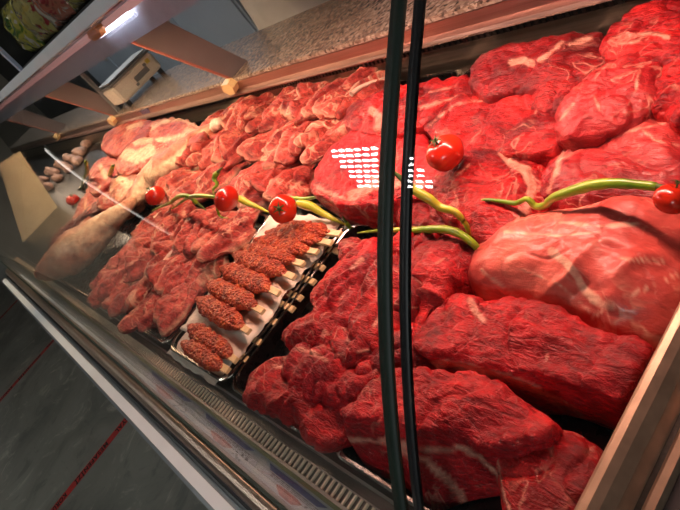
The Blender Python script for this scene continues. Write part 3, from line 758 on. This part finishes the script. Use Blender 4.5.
# big lamb joints on the left
def pxtube(name, pts, z, mat, label, cat, flat=.7, seed=0, amp=.009, fats=(), seg=28, n=46, ns=22):
    path = []; rad = []
    for t_ in pts:
        u, v, r = t_[:3]; zz = t_[3] if len(t_) > 3 else z
        w = P(u, v, zz); d = (w - Vector((0, 0, H))).length * F / math.sqrt(F * F + (u - 340) ** 2 + (v - 255) ** 2)
        path.append(w); rad.append(r * d / F)
    bm = tube_bm(path, rad, seg, flat, True, amp, ns, seed, n)
    lay = bm.verts.layers.float['fat']
    for v in bm.verts:
        if v.co.z < DZ + .006: v.co.z = DZ + .006
        if fats:
            w0 = proj(v.co); f = 0
            for pth, wd in fats:
                d = min(segd(w0, pth[i], pth[i + 1]) for i in range(len(pth) - 1)) + 1.2 * noise.noise(v.co * 40)
                f = max(f, max(0, min(1, (wd - d) / 2)))
            v[lay] = f
    o = from_bm(name, bm, M[mat]); recenter(o); tag(o, label, cat); return o
ha = pxtube('lamb_haunch', [(216, 126, 5, .09), (208, 130, 5.5, .09), (200, 137, 11, .085), (188, 150, 19, .08), (172, 164, 25, .075), (154, 178, 22, .07), (142, 190, 15, .07), (132, 204, 9, .07)], .08, 'lamb_pale',
       'pale lamb haunch with a knobbly bone end lying towards the back panel', 'lamb leg', seed=3, fats=[([(205, 135), (180, 158), (160, 170)], 7), ([(150, 175), (138, 195)], 8)])
kb = P(216, 125, .095)
bm = tube_bm([kb + Vector((-.02, -.01, -.005)), kb + Vector((.0, .0, .0)), kb + Vector((.022, .012, .004))], [.016, .024, .017], 16, .9, noise_amp=.006, ns=50, seed=4, n=14)
b = from_bm('bone_knob', bm, M['bone'], ha); b.matrix_parent_inverse = Matrix.Translation(-ha.location)
tag(b, 'rounded ivory bone end')
pxtube('lamb_shoulder', [(134, 200, 7, .085), (126, 208, 10, .085), (114, 218, 17, .08), (100, 230, 24, .075), (84, 244, 28, .07), (66, 257, 27, .065), (52, 266, 20, .06), (42, 271, 10, .055)], .07, 'lamb_pale_lit',
       'large pale lamb shoulder in front, its shank touching the haunch', 'lamb leg', seed=9, flat=.72, fats=[([(120, 212), (100, 222), (80, 238), (60, 250)], 9), ([(70, 250), (90, 250), (110, 232)], 3)])
lg = 'lamb rib pieces at the back left'
for i, (o_, z, dp, dm, mt, lab, fats) in enumerate([
    ([(101, 146), (108, 132), (125, 122), (142, 118), (152, 124), (144, 140), (128, 152), (112, 154)], .10, .09, .012, 'lamb_rosy', 'bright lamb piece in the far corner under the amber clip', [([(128, 128), (140, 124)], 3)]),
    ([(148, 132), (152, 122), (172, 118), (192, 122), (204, 132), (198, 142), (176, 148), (156, 144)], .105, .09, .012, 'lamb_rosy', 'round lamb slice with white fat ring leaning on the haunch', [([(150, 130), (160, 122), (180, 119), (198, 126)], 2.5), ([(158, 140), (176, 138), (192, 130)], 3)]),
    ([(116, 168), (124, 150), (142, 138), (160, 138), (168, 148), (156, 160), (138, 170), (124, 176)], .105, .09, .014, 'lamb_rosy', 'fatty lamb rib piece behind the haunch', [([(124, 152), (136, 158), (150, 150)], 7), ([(136, 142), (150, 140)], 4)]),
    ([(88, 188), (92, 168), (104, 158), (116, 160), (116, 174), (106, 186), (96, 194)], .085, .075, .014, 'lamb_rosy', 'lamb piece behind the pale yellow-green chili', [([(100, 166), (106, 178)], 3)]),
    ([(110, 196), (112, 180), (124, 170), (138, 172), (138, 186), (128, 198), (118, 204)], .085, .075, .014, 'lamb_pale', 'pale lamb lump between the chili and the haunch', [([(120, 180), (130, 184)], 5)]),
    ([(96, 204), (102, 194), (116, 190), (128, 196), (122, 204), (108, 210)], .08, .07, .012, 'lamb_rosy', 'small red and white lamb piece above the shoulder shank', [([(104, 198), (118, 196)], 2)]),
    ([(72, 222), (80, 204), (92, 184), (100, 190), (98, 206), (86, 222), (76, 230)], .06, .055, .012, 'lamb_rosy', 'streaky lamb breast beside the small tomato', [([(86, 200), (84, 214)], 2)]),
    ([(48, 252), (54, 236), (72, 220), (92, 206), (104, 200), (108, 206), (92, 216), (72, 232), (58, 250)], .062, .058, .010, 'mutton_dark', 'dark purplish lamb flank along the pale shoulder', [])]):
    hero('lamb_piece', o_, z, dp, dm, mt, lab, 'lamb piece', lg, seed=80 + i, p=2.6, under=.1, fats=fats, N=84, K=16, S=8, amp=(.008, .004, .0015), crease=.005, fold=.004)

# pale poultry beyond the divider
rn = random.Random(9)
for r in range(3):
    for i in range(5):
        c = P(38 + i * 9.5 + r * 5 + rn.uniform(-1, 1), 190 - i * 8.5 - r * 10 * (1 - .1 * i) + rn.uniform(-1, 1) + (4 if r == 0 else 0), .03)
        out = [c + Vector((.085 * math.cos(a) * (1 + .3 * math.sin(3 * a + i)), .030 * math.sin(a) * (1 + .25 * math.sin(2 * a + i)), 0)) for a in [2 * PI * q_ / 10 for q_ in range(10)]]
        o = from_bm('poultry_piece', slab_bm(out, .028, .022, p=2.2, q=1.4, N=40, K=8, S=4, seed=120 + i + 7 * r, amp=(.012, .006, .002), floor=DZ + .004), M['chicken']); recenter(o)
        tag(o, '%s pale poultry piece from the beige divider in the %s row' % (ordinal(i), ('front', 'middle', 'rear')[r]), 'poultry', 'pale poultry pieces')

# ================================================================= KEBABS
tr = random.Random(3)
def paper(name, x0, x1, y0, y1, z, label, amp=.006, seed=1, lift=.0):
    bm = bmesh.new(); nx, ny = 30, 44; g = []
    for i in range(nx + 1):
        row = []
        for j in range(ny + 1):
            a, b_ = i / nx, j / ny
            xx = x0 + (x1 - x0) * a; yy = y0 + (y1 - y0) * b_
            p_ = Vector((xx, yy, 0))
            xx += .010 * noise.noise(Vector((b_ * 6, seed, a))) * abs(2 * a - 1); yy += .008 * noise.noise(Vector((a * 6, seed + 3, b_)))
            zz = z + amp * 1.2 * fbm(p_, 30, Vector((seed, 0, 0)), 3) + amp * .8 * abs(noise.noise(p_ * 60 + Vector((seed, 2, 2))))
            e = max(0, a - .82) / .18; zz += lift * e
            row.append(bm.verts.new((xx, yy, zz + DZ)))
        g.append(row)
    for i in range(nx):
        for j in range(ny): bm.faces.new((g[i][j], g[i + 1][j], g[i + 1][j + 1], g[i][j + 1]))
    o = from_bm(name, bm, M['paper']); recenter(o)
    sm = o.modifiers.new('t', 'SOLIDIFY'); sm.thickness = .0006
    return tag(o, label, 'paper', 'butcher paper sheets')
paper('butcher_paper', -1.304, -1.040, .034, .425, .017, 'lower white paper sheet lining the kebab tray', seed=2, amp=.003)
paper('butcher_paper', -1.272, -1.005, .092, .434, .043, 'upper crumpled white paper sheet between the two kebab layers', seed=5, lift=-.012)
def kebab(a, b_, s_end, z, label, group, seed, width=.030, flat=.55):
    d = (b_ - a); L = d.length; d.normalize()
    root = empty('minced_kebab', (a + b_) / 2); root.location.z = DZ + z - .012
    n = 40; path = [a + (b_ - a) * (i / (n - 1)) for i in range(n)]
    rad = []
    for i in range(n):
        t = i / (n - 1); e = min(1, math.sqrt(max(0., 1 - abs(2 * t - 1) ** 5)) + .25)
        rad.append(width * .62 * e * (1 + .11 * math.sin(t * 2 * PI * 5.5 + seed)))
    bm = tube_bm(path, rad, 22, flat, True, .004, 70, seed, n)
    for v in bm.verts: v.co += v.normal * 0
    o = from_bm('mince', bm, M['mince'], root); o.matrix_parent_inverse = Matrix.Translation(-root.location)
    st = s_end; back = a + d * (L * .1)
    w = .013; side = d.cross(Vector((0, 0, 1))).normalized() * w * .5; up = Vector((0, 0, .0036)); st = st + d * .006
    bm = bmesh.new(); e0 = b_ - d * .06
    vs = [bm.verts.new(q_) for q_ in (e0 - side - up, e0 + side - up, e0 + side + up, e0 - side + up, st - side - up, st + side - up, st + side + up, st - side + up)]
    for q_ in ((0, 1, 2, 3), (7, 6, 5, 4), (0, 4, 5, 1), (1, 5, 6, 2), (2, 6, 7, 3), (3, 7, 4, 0)): bm.faces.new([vs[i] for i in q_])
    bmesh.ops.bevel(bm, geom=bm.edges[:], offset=.0008, segments=1, affect='EDGES')
    o = from_bm('stick', bm, M['wood'], root, False); o.matrix_parent_inverse = Matrix.Translation(-root.location); tag(o, 'pale wooden stick')
    tag(root, label, 'kebab', group)
top = [((182, 342), (220, 368), (227, 370)), ((188, 325), (230, 354), (235, 360)), ((197, 299), (240, 325), (248, 331)), ((208, 283), (253, 305), (262, 311)), ((221, 267), (268, 288), (278, 293)),
       ((234, 254), (282, 271), (293, 277)), ((244, 247), (291, 260), (302, 264)), ((254, 240), (304, 250), (316, 252)), ((266, 232), (316, 240), (330, 243)), ((278, 226), (324, 232), (339, 234))]
for i, (a, b_, s_) in enumerate(top):
    z = .058
    b_ = (b_[0] + (s_[0] - b_[0]) * .42, b_[1] + (s_[1] - b_[1]) * .42)
    kebab(P(*a, z), P(*b_, z), P(*s_, z - .002), z, ['nearest', 'second', 'third', 'fourth', 'fifth', 'sixth', 'seventh', 'eighth', 'ninth', 'tenth'][i] + (' minced kebab to the grille' if i == 0 else ' minced kebab from the grille') + ' on the upper paper', 'minced kebabs on the upper sheet', 10 + i, .029 if i < 2 else .036 if i < 8 else .031)
low = [(249, 361), (262, 344), (277, 323), (292, 309), (300, 298), (313, 282), (322, 268), (337, 251)]
for i, s_ in enumerate(low):
    z = .022; e = P(*s_, z); 
    b_ = e + Vector((-.036, .0, 0)); a = b_ + Vector((-.125, .012, 0))
    kebab(a, b_, e, z, ['nearest', 'second', 'third', 'fourth', 'fifth', 'sixth', 'seventh', 'eighth'][i] + (' stick end to the grille' if i == 0 else ' stick end from the grille') + ', kebab under the upper paper', 'minced kebabs under the upper sheet', 30 + i, .026)

# ================================================================= VEGETABLES
CR = Vector((ax.x, ay.x, az.x)); CU = -Vector((ax.y, ay.y, az.y)); CT = -Vector((ax.z, ay.z, az.z))
def tomato(u, v, rpx, y, label, face):
    c = PY(u, v, y); r = rpx * abs((c - Vector((0, 0, H))).dot(Vector((ax.z, ay.z, az.z)))) / F
    root = empty('tomato', c); root.rotation_euler = (CR * face[0] + CU * face[1] + CT * face[2]).to_track_quat('Z', 'Y').to_euler()
    bm = bmesh.new(); bmesh.ops.create_icosphere(bm, subdivisions=4, radius=1)
    for w in bm.verts:
        p_ = w.co.copy(); a = math.atan2(p_.y, p_.x); h = math.hypot(p_.x, p_.y)
        s = 1 + .03 * math.cos(5 * a) * h
        zz = p_.z * .84 - (.16 * math.exp(-(h / .28) ** 2) if p_.z > 0 else -.05 * math.exp(-(h / .25) ** 2))
        w.co = Vector((p_.x * s, p_.y * s, zz)) * r
    from_bm('fruit', bm, M['tomato'], root)
    bm = bmesh.new()
    for k_ in range(6):
        a = 2 * PI * k_ / 6; cs, sn = math.cos(a), math.sin(a); prev = None
        for i in range(6):
            t = i / 5; rr = t * .55 * r; w = .09 * r * (1 - t) * (1 if i else .6) + .002 * r; zz = r * (.70 + .12 * math.sin(t * 3.)) + .004
            q_ = [bm.verts.new((cs * rr - sn * w, sn * rr + cs * w, zz)), bm.verts.new((cs * rr + sn * w, sn * rr - cs * w, zz))]
            if prev: bm.faces.new((prev[0], prev[1], q_[1], q_[0]))
            prev = q_
    bmesh.ops.solidify(bm, geom=bm.faces[:], thickness=.0012)
    tb = tube_bm([Vector((0, 0, .68 * r)), Vector((.02 * r, 0, .88 * r)), Vector((.10 * r, .03 * r, 1.06 * r))], [.06 * r, .045 * r, .06 * r], 8, n=8)
    me_ = bpy.data.meshes.new('t'); tb.to_mesh(me_); tb.free(); bm.from_mesh(me_)
    from_bm('calyx', bm, M['stem'], root)
    tag(root, label, 'tomato', 'tomatoes along the middle of the case')
tomato(445, 153, 20, .500, 'tomato lying between two beef cuts right of the glass seam', (-.55, .5, .45))
tomato(672, 199, 18, .435, 'tomato cut off by the right edge beside the long chili', (.1, .85, .45))
tomato(283, 209, 14.5, .395, 'tomato with its green calyx showing behind the kebabs', (-.2, -.05, .95))
tomato(226.5, 199, 13.5, .370, 'plain red tomato left of the calyx-facing one', (-.8, .5, -.2))
tomato(155, 195.5, 10.5, .385, 'tomato leaning against the lamb haunch', (-.5, .6, .4))
tomato(73, 200, 6.5, .42, 'small tomato at the far left by the clear tray edge', (0, .6, .6))
def chili(pts, y, rpx, label, mat='chili', wob=.12, stemend=0):
    path = []; rr = []
    n = len(pts)
    for i, t_ in enumerate(pts):
        yy = t_[2] if len(t_) > 2 else y
        c = PY(t_[0], t_[1], yy); path.append(c)
        d = abs((c - Vector((0, 0, H))).dot(Vector((ax.z, ay.z, az.z))))
        t = i / (n - 1); t = t if stemend == 0 else 1 - t
        rr.append(rpx * d / F * (.95 - .80 * max(0, t - .25) / .75 if t > .25 else .75 + .8 * t))
    root = empty('chili_pepper', path[n // 2])
    bm = tube_bm(path, rr, 12, 1., True, wob * rr[n // 2], 70, rpx + pts[0][0], n * 9)
    o = from_bm('pod', bm, M[mat], root); o.matrix_parent_inverse = Matrix.Translation(-root.location)
    e = path[0] if stemend == 0 else path[-1]; nb = path[1] if stemend == 0 else path[-2]; d = (e - nb).normalized(); r = max(rr[0], rr[-1]) 
    bm = tube_bm([e - d * r * .3, e + d * r * 1.2, e + d * r * 3 + Vector((0, 0, -r * .3)), e + d * r * 5 + Vector((0, 0, -r * .5))], [r * .85, r * .6, r * .32, r * .36], 8, n=14)
    o = from_bm('stem', bm, M['stem'], root); o.matrix_parent_inverse = Matrix.Translation(-root.location)
    tag(root, label, 'chili pepper', 'green chilies along the middle of the case')
chili([(656, 187), (630, 184), (600, 184), (572, 191), (553, 198), (545, 205), (535, 206), (527, 199), (516, 203), (500, 201), (484, 200), (471, 206)], .440, 6.2, 'long wavy green chili running from the right tomato over the pale loin')
chili([(404, 181), (414, 190), (428, 198), (440, 207), (455, 212), (466, 225), (471, 240), (476, 253)], .392, 5.6, 'bent yellow-green chili hanging down right of the glass seam', 'chili_y')
chili([(479, 250, .375), (470, 241, .375), (458, 233, .38), (440, 229, .385), (415, 230, .385), (395, 230, .39), (375, 231, .40), (358, 233, .41)], .42, 5., 'green chili lying level behind the beef chunk tray')
chili([(299, 203), (312, 207), (324, 214), (336, 220), (350, 227)], .43, 5.4, 'thick yellow-green chili right of the calyx tomato', 'chili_y')
chili([(290, 198), (304, 199), (316, 197), (327, 195), (331, 199)], .46, 2.8, 'thin green chili above the thick yellow one', 'chili')
chili([(346, 222), (351, 230), (349, 238), (344, 246)], .425, 2.6, 'short thin chili curling down to the kebab paper')
chili([(239, 198), (248, 203), (258, 207), (270, 213)], .41, 4.4, 'stubby yellow chili between the two tomatoes', 'chili_y')
chili([(218, 172, .455), (214, 178, .445), (217, 184, .435), (213, 190, .42), (215, 196, .41)], .46, 3., 'curly dark green chili standing above the plain tomato', 'chili', .3)
chili([(216, 197), (205, 196), (194, 196), (186, 199), (176, 206), (168, 212)], .385, 2.6, 'slim chili running left from the plain tomato')
chili([(197, 203), (188, 196), (178, 197), (170, 203), (160, 207), (152, 211)], .385, 2.8, 'arched green chili left of the slim one')
chili([(217, 206, .39), (218, 212, .385), (221, 217, .38), (228, 218, .375)], .43, 1.8, 'tiny chili under the plain tomato')
chili([(113, 166), (110, 174), (105, 182), (104, 189)], .52, 2.6, 'pale chili bent between the back lamb pieces', 'chili_y')
chili([(86, 162), (87, 172), (83, 181), (80, 192)], .50, 2.4, 'upright green chili above the small far tomato')
chili([(76, 206), (70, 214), (64, 222), (62, 228)], .40, 2.2, 'green chili below the small far tomato')
chili([(62, 227, .28), (50, 231, .26), (40, 235, .24), (30, 241, .22)], .28, 2.2, 'far left chili on the dark empty deck')
chili([(84, 236, .25), (76, 239, .24), (68, 242, .23), (62, 243, .23)], .25, 1.8, 'yellow chili lying on the pale lamb shoulder', 'chili_y')

# ================================================================= BEHIND THE COUNTER
sc = empty('label_scale', (-3.47, 1.12, DZ + .154))
def sb(name, lo, hi, mat, bev=.004):
    o = boxes(name, [((lo[0], lo[1], lo[2] + DZ), (hi[0], hi[1], hi[2] + DZ))], M[mat], sc, bev); o.matrix_parent_inverse = Matrix.Translation(-sc.location); return o
sb('scale_body', (-3.60, .965, .184), (-3.362, 1.262, .285), 'white_plastic', .01)
sb('keypad', (-3.363, 1.07, .195), (-3.356, 1.25, .275), 'white_plastic')
sb('keypad_print', (-3.357, 1.09, .215), (-3.3545, 1.19, .245), 'grey_plastic', .001)
sb('yellow_button', (-3.357, 1.20, .245), (-3.352, 1.225, .268), 'yellow', .002)
sb('grey_button', (-3.357, 1.175, .246), (-3.352, 1.195, .262), 'grey_plastic', .002)
sb('dark_button', (-3.357, 1.075, .20), (-3.352, 1.095, .215), 'grey_plastic', .002)
sb('top_trim', (-3.605, .962, .285), (-3.36, 1.266, .297), 'grey_plastic', .003)
sb('weighing_plate', (-3.60, .97, .302), (-3.37, 1.26, .310), 'steel')
for xx in (-3.58, -3.39):
    for yy in (.985, 1.24): sb('foot', (xx - .012, yy - .012, .154), (xx + .012, yy + .012, .186), 'black', .002)
tag(sc, 'white label scale with keypad standing on the granite ledge', 'scale')
# steel cabinet by the back wall
cab = empty('steel_cabinet', (-6.2, 2.6, 0)); tag(cab, 'blue-grey steel cabinet standing by the back wall', 'cabinet')
o = boxes('cabinet_body', [((-8.2, 2.3, 0), (-4.15, 2.9, 2.0))], M['cabinet'], cab); o.matrix_parent_inverse = Matrix.Translation(-cab.location)
for i in range(4):
    o = boxes('door', [((-8.15 + i * 1.0, 2.285, .1), (-7.18 + i * 1.0, 2.3, 1.9))], M['cabinet'], cab, .003); o.matrix_parent_inverse = Matrix.Translation(-cab.location)
    h = boxes('handle', [((-7.25 + i, 2.262, .95), (-7.235 + i, 2.285, 1.15))], M['steel'], o, .002)
# packets on the canopy
sh = empty('packet_shelf', (-1.9, .70, DZ + .612)); tag(sh, 'grey-ended shelf of packets on top of the display case canopy', 'shelf')
o = boxes('shelf_board', [((-2.56, .55, DZ + .612), (-1.1, .85, DZ + .618))], M['black'], sh); o.matrix_parent_inverse = Matrix.Translation(-sh.location)
o = boxes('end_panel', [((-2.585, .55, DZ + .612), (-2.56, .85, DZ + .95))], M['black'], sh); o.matrix_parent_inverse = Matrix.Translation(-sh.location)
o = boxes('edge_strip', [((-2.588, .540, DZ + .612), (-2.556, .552, DZ + .95))], M['housing'], sh); o.matrix_parent_inverse = Matrix.Translation(-sh.location)
o = boxes('back_board', [((-2.585, .851, DZ + .613), (-1.1, .865, DZ + 1.0))], M['black'], sh); o.matrix_parent_inverse = Matrix.Translation(-sh.location)
def bag_bm(w, h, d, seed):
    bm = bmesh.new(); nx, nz = 16, 22; F_ = {}
    for s in (1, -1):
        for i in range(nx + 1):
            for j in range(nz + 1):
                a, b_ = i / nx, j / nz
                if (i in (0, nx) or j in (0, nz)) and s < 0: F_[s, i, j] = F_[1, i, j]; continue
                e = (math.sin(PI * a) ** .6) * (math.sin(PI * b_) ** .5)
                p_ = Vector(((a - .5) * w, 0, b_ * h))
                y = s * d * .5 * e * (1 + .35 * noise.noise(p_ * 22 + Vector((seed, s, 0)))) + .004 * noise.noise(p_ * 60 + Vector((0, seed, 0))) * e
                F_[s, i, j] = bm.verts.new((p_.x * (1 - .06 * math.sin(PI * b_)), y, p_.z))
    for s in (1, -1):
        for i in range(nx):
            for j in range(nz): bm.faces.new((F_[s, i, j], F_[s, i + 1, j], F_[s, i + 1, j + 1], F_[s, i, j + 1]))
    return bm
names = ['yellow-green packet at the left end of the canopy shelf', 'yellow packet second from the left end of the shelf', 'white and olive packet third from the left end of the shelf', 'red-brown packet fourth from the left end of the shelf', 'green and red packet fifth from the left end of the shelf', 'dark red packet at the right end of the visible shelf']
back = [n_.replace('packet', 'packet standing behind,') for n_ in names]
for r in range(2):
    for i in range(6):
        o = from_bm('food_packet', bag_bm(.235, .17 if r == 0 else .25, .085, i + 10 * r), M['bag%d' % ((i + r * 1) % 4 if i < 5 else 2)])
        o.location = (-2.445 + i * .236, .615 + r * .115, DZ + .622); o.rotation_euler = (-.18, random.uniform(-.06, .06), random.uniform(-.12, .12))
        tag(o, names[i] if r == 0 else back[i], 'packet', 'food packets on the canopy shelf')

# person behind the ledge (only the white coat shows)
def person(x, y, rz):
    root = empty('person', (x, y, 0)); root.rotation_euler.z = rz
    J = dict(pel=(0, 0, .95), bel=(0, -.01, 1.12), che=(0, 0, 1.32), nec=(0, .0, 1.50), hd0=(0, -.015, 1.58), hd1=(0, -.03, 1.68), hd2=(0, -.02, 1.75))
    for s, n_ in ((1, 'l'), (-1, 'r')):
        J.update({'hip' + n_: (.10 * s, 0, .90), 'kne' + n_: (.11 * s, -.01, .50), 'ank' + n_: (.11 * s, .02, .10), 'toe' + n_: (.12 * s, -.15, .04), 'sho' + n_: (.18 * s, 0, 1.43), 'elb' + n_: (.25 * s, .03, 1.19), 'wri' + n_: (.20 * s, -.18, 1.21), 'pal' + n_: (.19 * s, -.26, 1.22)})
    Rr = dict(pel=.15, bel=.14, che=.15, nec=.06, hd0=.07, hd1=.095, hd2=.07, hip=.095, kne=.06, ank=.045, toe=.04, sho=.065, elb=.045, wri=.03, pal=.038)
    E_ = [('pel', 'bel'), ('bel', 'che'), ('che', 'nec'), ('nec', 'hd0'), ('hd0', 'hd1'), ('hd1', 'hd2')]
    for n_ in 'lr': E_ += [('pel', 'hip' + n_), ('hip' + n_, 'kne' + n_), ('kne' + n_, 'ank' + n_), ('ank' + n_, 'toe' + n_), ('che', 'sho' + n_), ('sho' + n_, 'elb' + n_), ('elb' + n_, 'wri' + n_), ('wri' + n_, 'pal' + n_)]
    for n_, s in (('l', 1), ('r', -1)):
        for f in range(4):
            bx = .20 * s + (f - 1.5) * .018; ln = (.052, .062, .058, .045)[f]
            J['f%d%s' % (f, n_)] = (bx, -.30, 1.215); J['g%d%s' % (f, n_)] = (bx, -.30 - ln * .6, 1.20); J['h%d%s' % (f, n_)] = (bx, -.30 - ln * .85, 1.175)
            E_ += [('pal' + n_, 'f%d%s' % (f, n_)), ('f%d%s' % (f, n_), 'g%d%s' % (f, n_)), ('g%d%s' % (f, n_), 'h%d%s' % (f, n_))]
        J['t0' + n_] = (.20 * s - .035 * s, -.255, 1.215); J['t1' + n_] = (.20 * s - .05 * s, -.285, 1.20)
        E_ += [('wri' + n_, 't0' + n_), ('t0' + n_, 't1' + n_)]
    ks = list(J); me = bpy.data.meshes.new('body'); me.from_pydata([J[k_] for k_ in ks], [(ks.index(a), ks.index(b_)) for a, b_ in E_], [])
    o = bpy.data.objects.new('body', me); link(o, root)
    sk = o.modifiers.new('skin', 'SKIN'); o.modifiers.new('sub', 'SUBSURF').render_levels = 2
    for i, k_ in enumerate(ks):
        r = Rr.get(k_, Rr.get(k_[:3], .009)); me.skin_vertices[0].data[i].radius = (r, r * (.75 if k_ in ('pel', 'bel', 'che') else 1)); me.skin_vertices[0].data[i].use_root = (k_ == 'pel')
    me.materials.append(M['skin'])
    # coat: flared shell with folds from shoulders to knee
    bm = bmesh.new(); rows = []
    for z, rx, ry in ((.55, .25, .20), (.75, .235, .185), (.95, .215, .17), (1.10, .20, .155), (1.25, .21, .16), (1.38, .225, .14), (1.46, .17, .11), (1.51, .085, .08)):
        row = []
        for k_ in range(56):
            a = 2 * PI * k_ / 56; f = 1 + .035 * math.sin(9 * a + z * 3) * (1.55 - z) + .03 * noise.noise(Vector((math.cos(a) * 3, math.sin(a) * 3, z * 4)))
            row.append(bm.verts.new((rx * math.cos(a) * f, ry * math.sin(a) * f, z)))
        rows.append(row)
    for a, b_ in zip(rows, rows[1:]):
        for k_ in range(56): j = (k_ + 1) % 56; bm.faces.new((a[k_], a[j], b_[j], b_[k_]))
    c = from_bm('white_coat', bm, M['cloth'], root); c.modifiers.new('s', 'SOLIDIFY').thickness = .004; c.modifiers.new('b', 'SUBSURF').render_levels = 1
    for s in (1, -1):
        bm = tube_bm([Vector((.16 * s, 0, 1.45)), Vector((.20 * s, .005, 1.40)), Vector((.255 * s, .03, 1.19)), Vector((.208 * s, -.15, 1.205))], [.07, .08, .062, .045], 18, 1., False, .01, 14, 3 + s, 22)
        from_bm('sleeve', bm, M['cloth'], root)
        bm = tube_bm([Vector((.10 * s, 0, .92)), Vector((.11 * s, -.01, .50)), Vector((.11 * s, .015, .09))], [.115, .085, .075], 16, 1., False, .006, 9, 5 + s, 16, up=Vector((0, 1, 0)))
        from_bm('trouser_leg', bm, M['trouser'], root)
        bm = bmesh.new(); box(bm, (.11 * s - .05, -.20, 0), (.11 * s + .05, .07, .10), .025); from_bm('shoe', bm, M['black'], root)
    bm = bmesh.new(); bmesh.ops.create_icosphere(bm, subdivisions=3, radius=.112)
    bmesh.ops.delete(bm, geom=[v for v in bm.verts if v.co.z < -.02 - .25 * v.co.y and v.co.y < .06], context='VERTS')
    bmesh.ops.translate(bm, verts=bm.verts, vec=(0, .0, 1.71)); from_bm('hair', bm, M['hair'], root)
    # face
    bm = bmesh.new()
    for s in (1, -1):
        mt = Matrix.Translation((.036 * s, -.118, 1.675)); bmesh.ops.create_icosphere(bm, subdivisions=2, radius=.013, matrix=mt)
    from_bm('eyes', bm, M['cloth'], root)
    bm = tube_bm([Vector((0, -.118, 1.68)), Vector((0, -.138, 1.645)), Vector((0, -.122, 1.635))], [.008, .014, .01], 8, n=8); from_bm('nose', bm, M['skin'], root)
    bm = tube_bm([Vector((-.025, -.113, 1.605)), Vector((0, -.121, 1.603)), Vector((.025, -.113, 1.605))], [.004, .007, .004], 8, n=8); from_bm('mouth', bm, M['plate_edge'], root)
    bm = bmesh.new()
    for s in (1, -1): bmesh.ops.create_icosphere(bm, subdivisions=2, radius=.022, matrix=Matrix.Translation((.098 * s, -.01, 1.665)) @ Matrix.Diagonal((.4, .8, 1.3, 1)))
    from_bm('ears', bm, M['skin'], root)
    tag(root, 'person in a white coat standing behind the granite ledge', 'person')
person(-2.52, 1.62, .15)

# ================================================================= LIGHTS
def area(name, loc, sx, sy, power, col, rot=(0, 0, 0)):
    l = bpy.data.lights.new(name, 'AREA'); l.shape = 'RECTANGLE'; l.size = sx; l.size_y = sy; l.energy = power; l.color = col
    o = bpy.data.objects.new(name, l); o.location = loc; o.rotation_euler = rot; COL.objects.link(o); return o
area('case_light', (-2.9, .62, DZ + .515), 2.4, .05, 25, (1, .66, .40), (math.radians(-8), 0, 0))
area('case_light', (-1.12, .62, DZ + .515), 1.0, .05, 11, (1, .56, .44), (math.radians(-14), 0, 0))
area('case_light', (-.45, .59, DZ + .505), .32, .05, 5.6, (1, .54, .42), (math.radians(-38), 0, 0))
area('case_light', (-4.9, .62, DZ + .515), 1.4, .05, 8, (1, .75, .55))
# ceiling panel of white LED points
led = empty('ceiling_lamp', (-3.15, -1.04, 2.88)); tag(led, 'square ceiling lamp with a grid of white LED points', 'ceiling lamp')
o = boxes('lamp_frame', [((-3.56, -1.30, 2.885), (-2.76, -.80, 2.90))], M['black'], led); o.matrix_parent_inverse = Matrix.Translation(-led.location)
bm = bmesh.new(); rl = random.Random(2)
for i in range(9):
    for j in range(8):
        cx, cy = -3.51 + i * .088 + (.04 if j % 2 else 0), -1.26 + j * .059; box(bm, (cx - .021, cy - .010, 2.878), (cx + .021, cy + .010, 2.886))
o = from_bm('led_points', bm, M['led'], led, False); o.matrix_parent_inverse = Matrix.Translation(-led.location)
tl = empty('ceiling_tube_lamp', (-11.5, -1.6, 2.88)); tl.rotation_euler.z = .40; tag(tl, 'long ceiling lamp with two white tubes', 'ceiling lamp')
boxes('lamp_frame', [((-.12, -1.55, .0), (.12, 1.5, .02))], M['white_plastic'], tl)
for dx in (-.055, .055): from_bm('tube', tube_bm([Vector((dx, -1.5, -.02)), Vector((dx, 1.45, -.02))], [.007, .007], 10), M['room_lamp'], tl)
area('fill_light', (1.6, -2.6, 2.8), 1.2, 1.2, 105, (.92, .97, 1), (math.radians(-15), math.radians(35), 0))  # unseen fill added behind the camera for the floor, clear of glass reflections
area('fill_light', (-6.5, 2.0, 2.85), 5., .4, 75, (.9, .95, 1))  # unseen fill added to brighten the rear cabinet
area('fill_light', (-12.8, -3.8, 2.84), 1.5, 1, 55, (1, .93, .82), (0, math.radians(40), 0))  # added to brighten the left wall so its reflection veils the glass
w = bpy.data.worlds.new('World'); SC.world = w; w.use_nodes = True
w.node_tree.nodes['Background'].inputs[0].default_value = (.025, .025, .025, 1)

# ================================================================= CAMERA
cam = bpy.data.cameras.new('camera'); cam.sensor_width = 36; cam.lens = 36 * F / 680; cam.clip_start = .01
co = bpy.data.objects.new('camera', cam); COL.objects.link(co)
R = Matrix((ax, ay, az))        # rows: world axes in camera (right, down, forward)
right = Vector((ax.x, ay.x, az.x)); down = Vector((ax.y, ay.y, az.y)); fwd = Vector((ax.z, ay.z, az.z))
m = Matrix((( right.x, -down.x, -fwd.x, 0), (right.y, -down.y, -fwd.y, 0), (right.z, -down.z, -fwd.z, H), (0, 0, 0, 1)))
co.matrix_world = m; SC.camera = co
vs = SC.view_settings; SC.display_settings.display_device = 'sRGB'
vs.view_transform = 'Standard'; vs.look = 'None'; vs.gamma = 1; vs.exposure = 0.; vs.use_curve_mapping = False
SC.cycles.max_bounces = 8; SC.cycles.transparent_max_bounces = 16
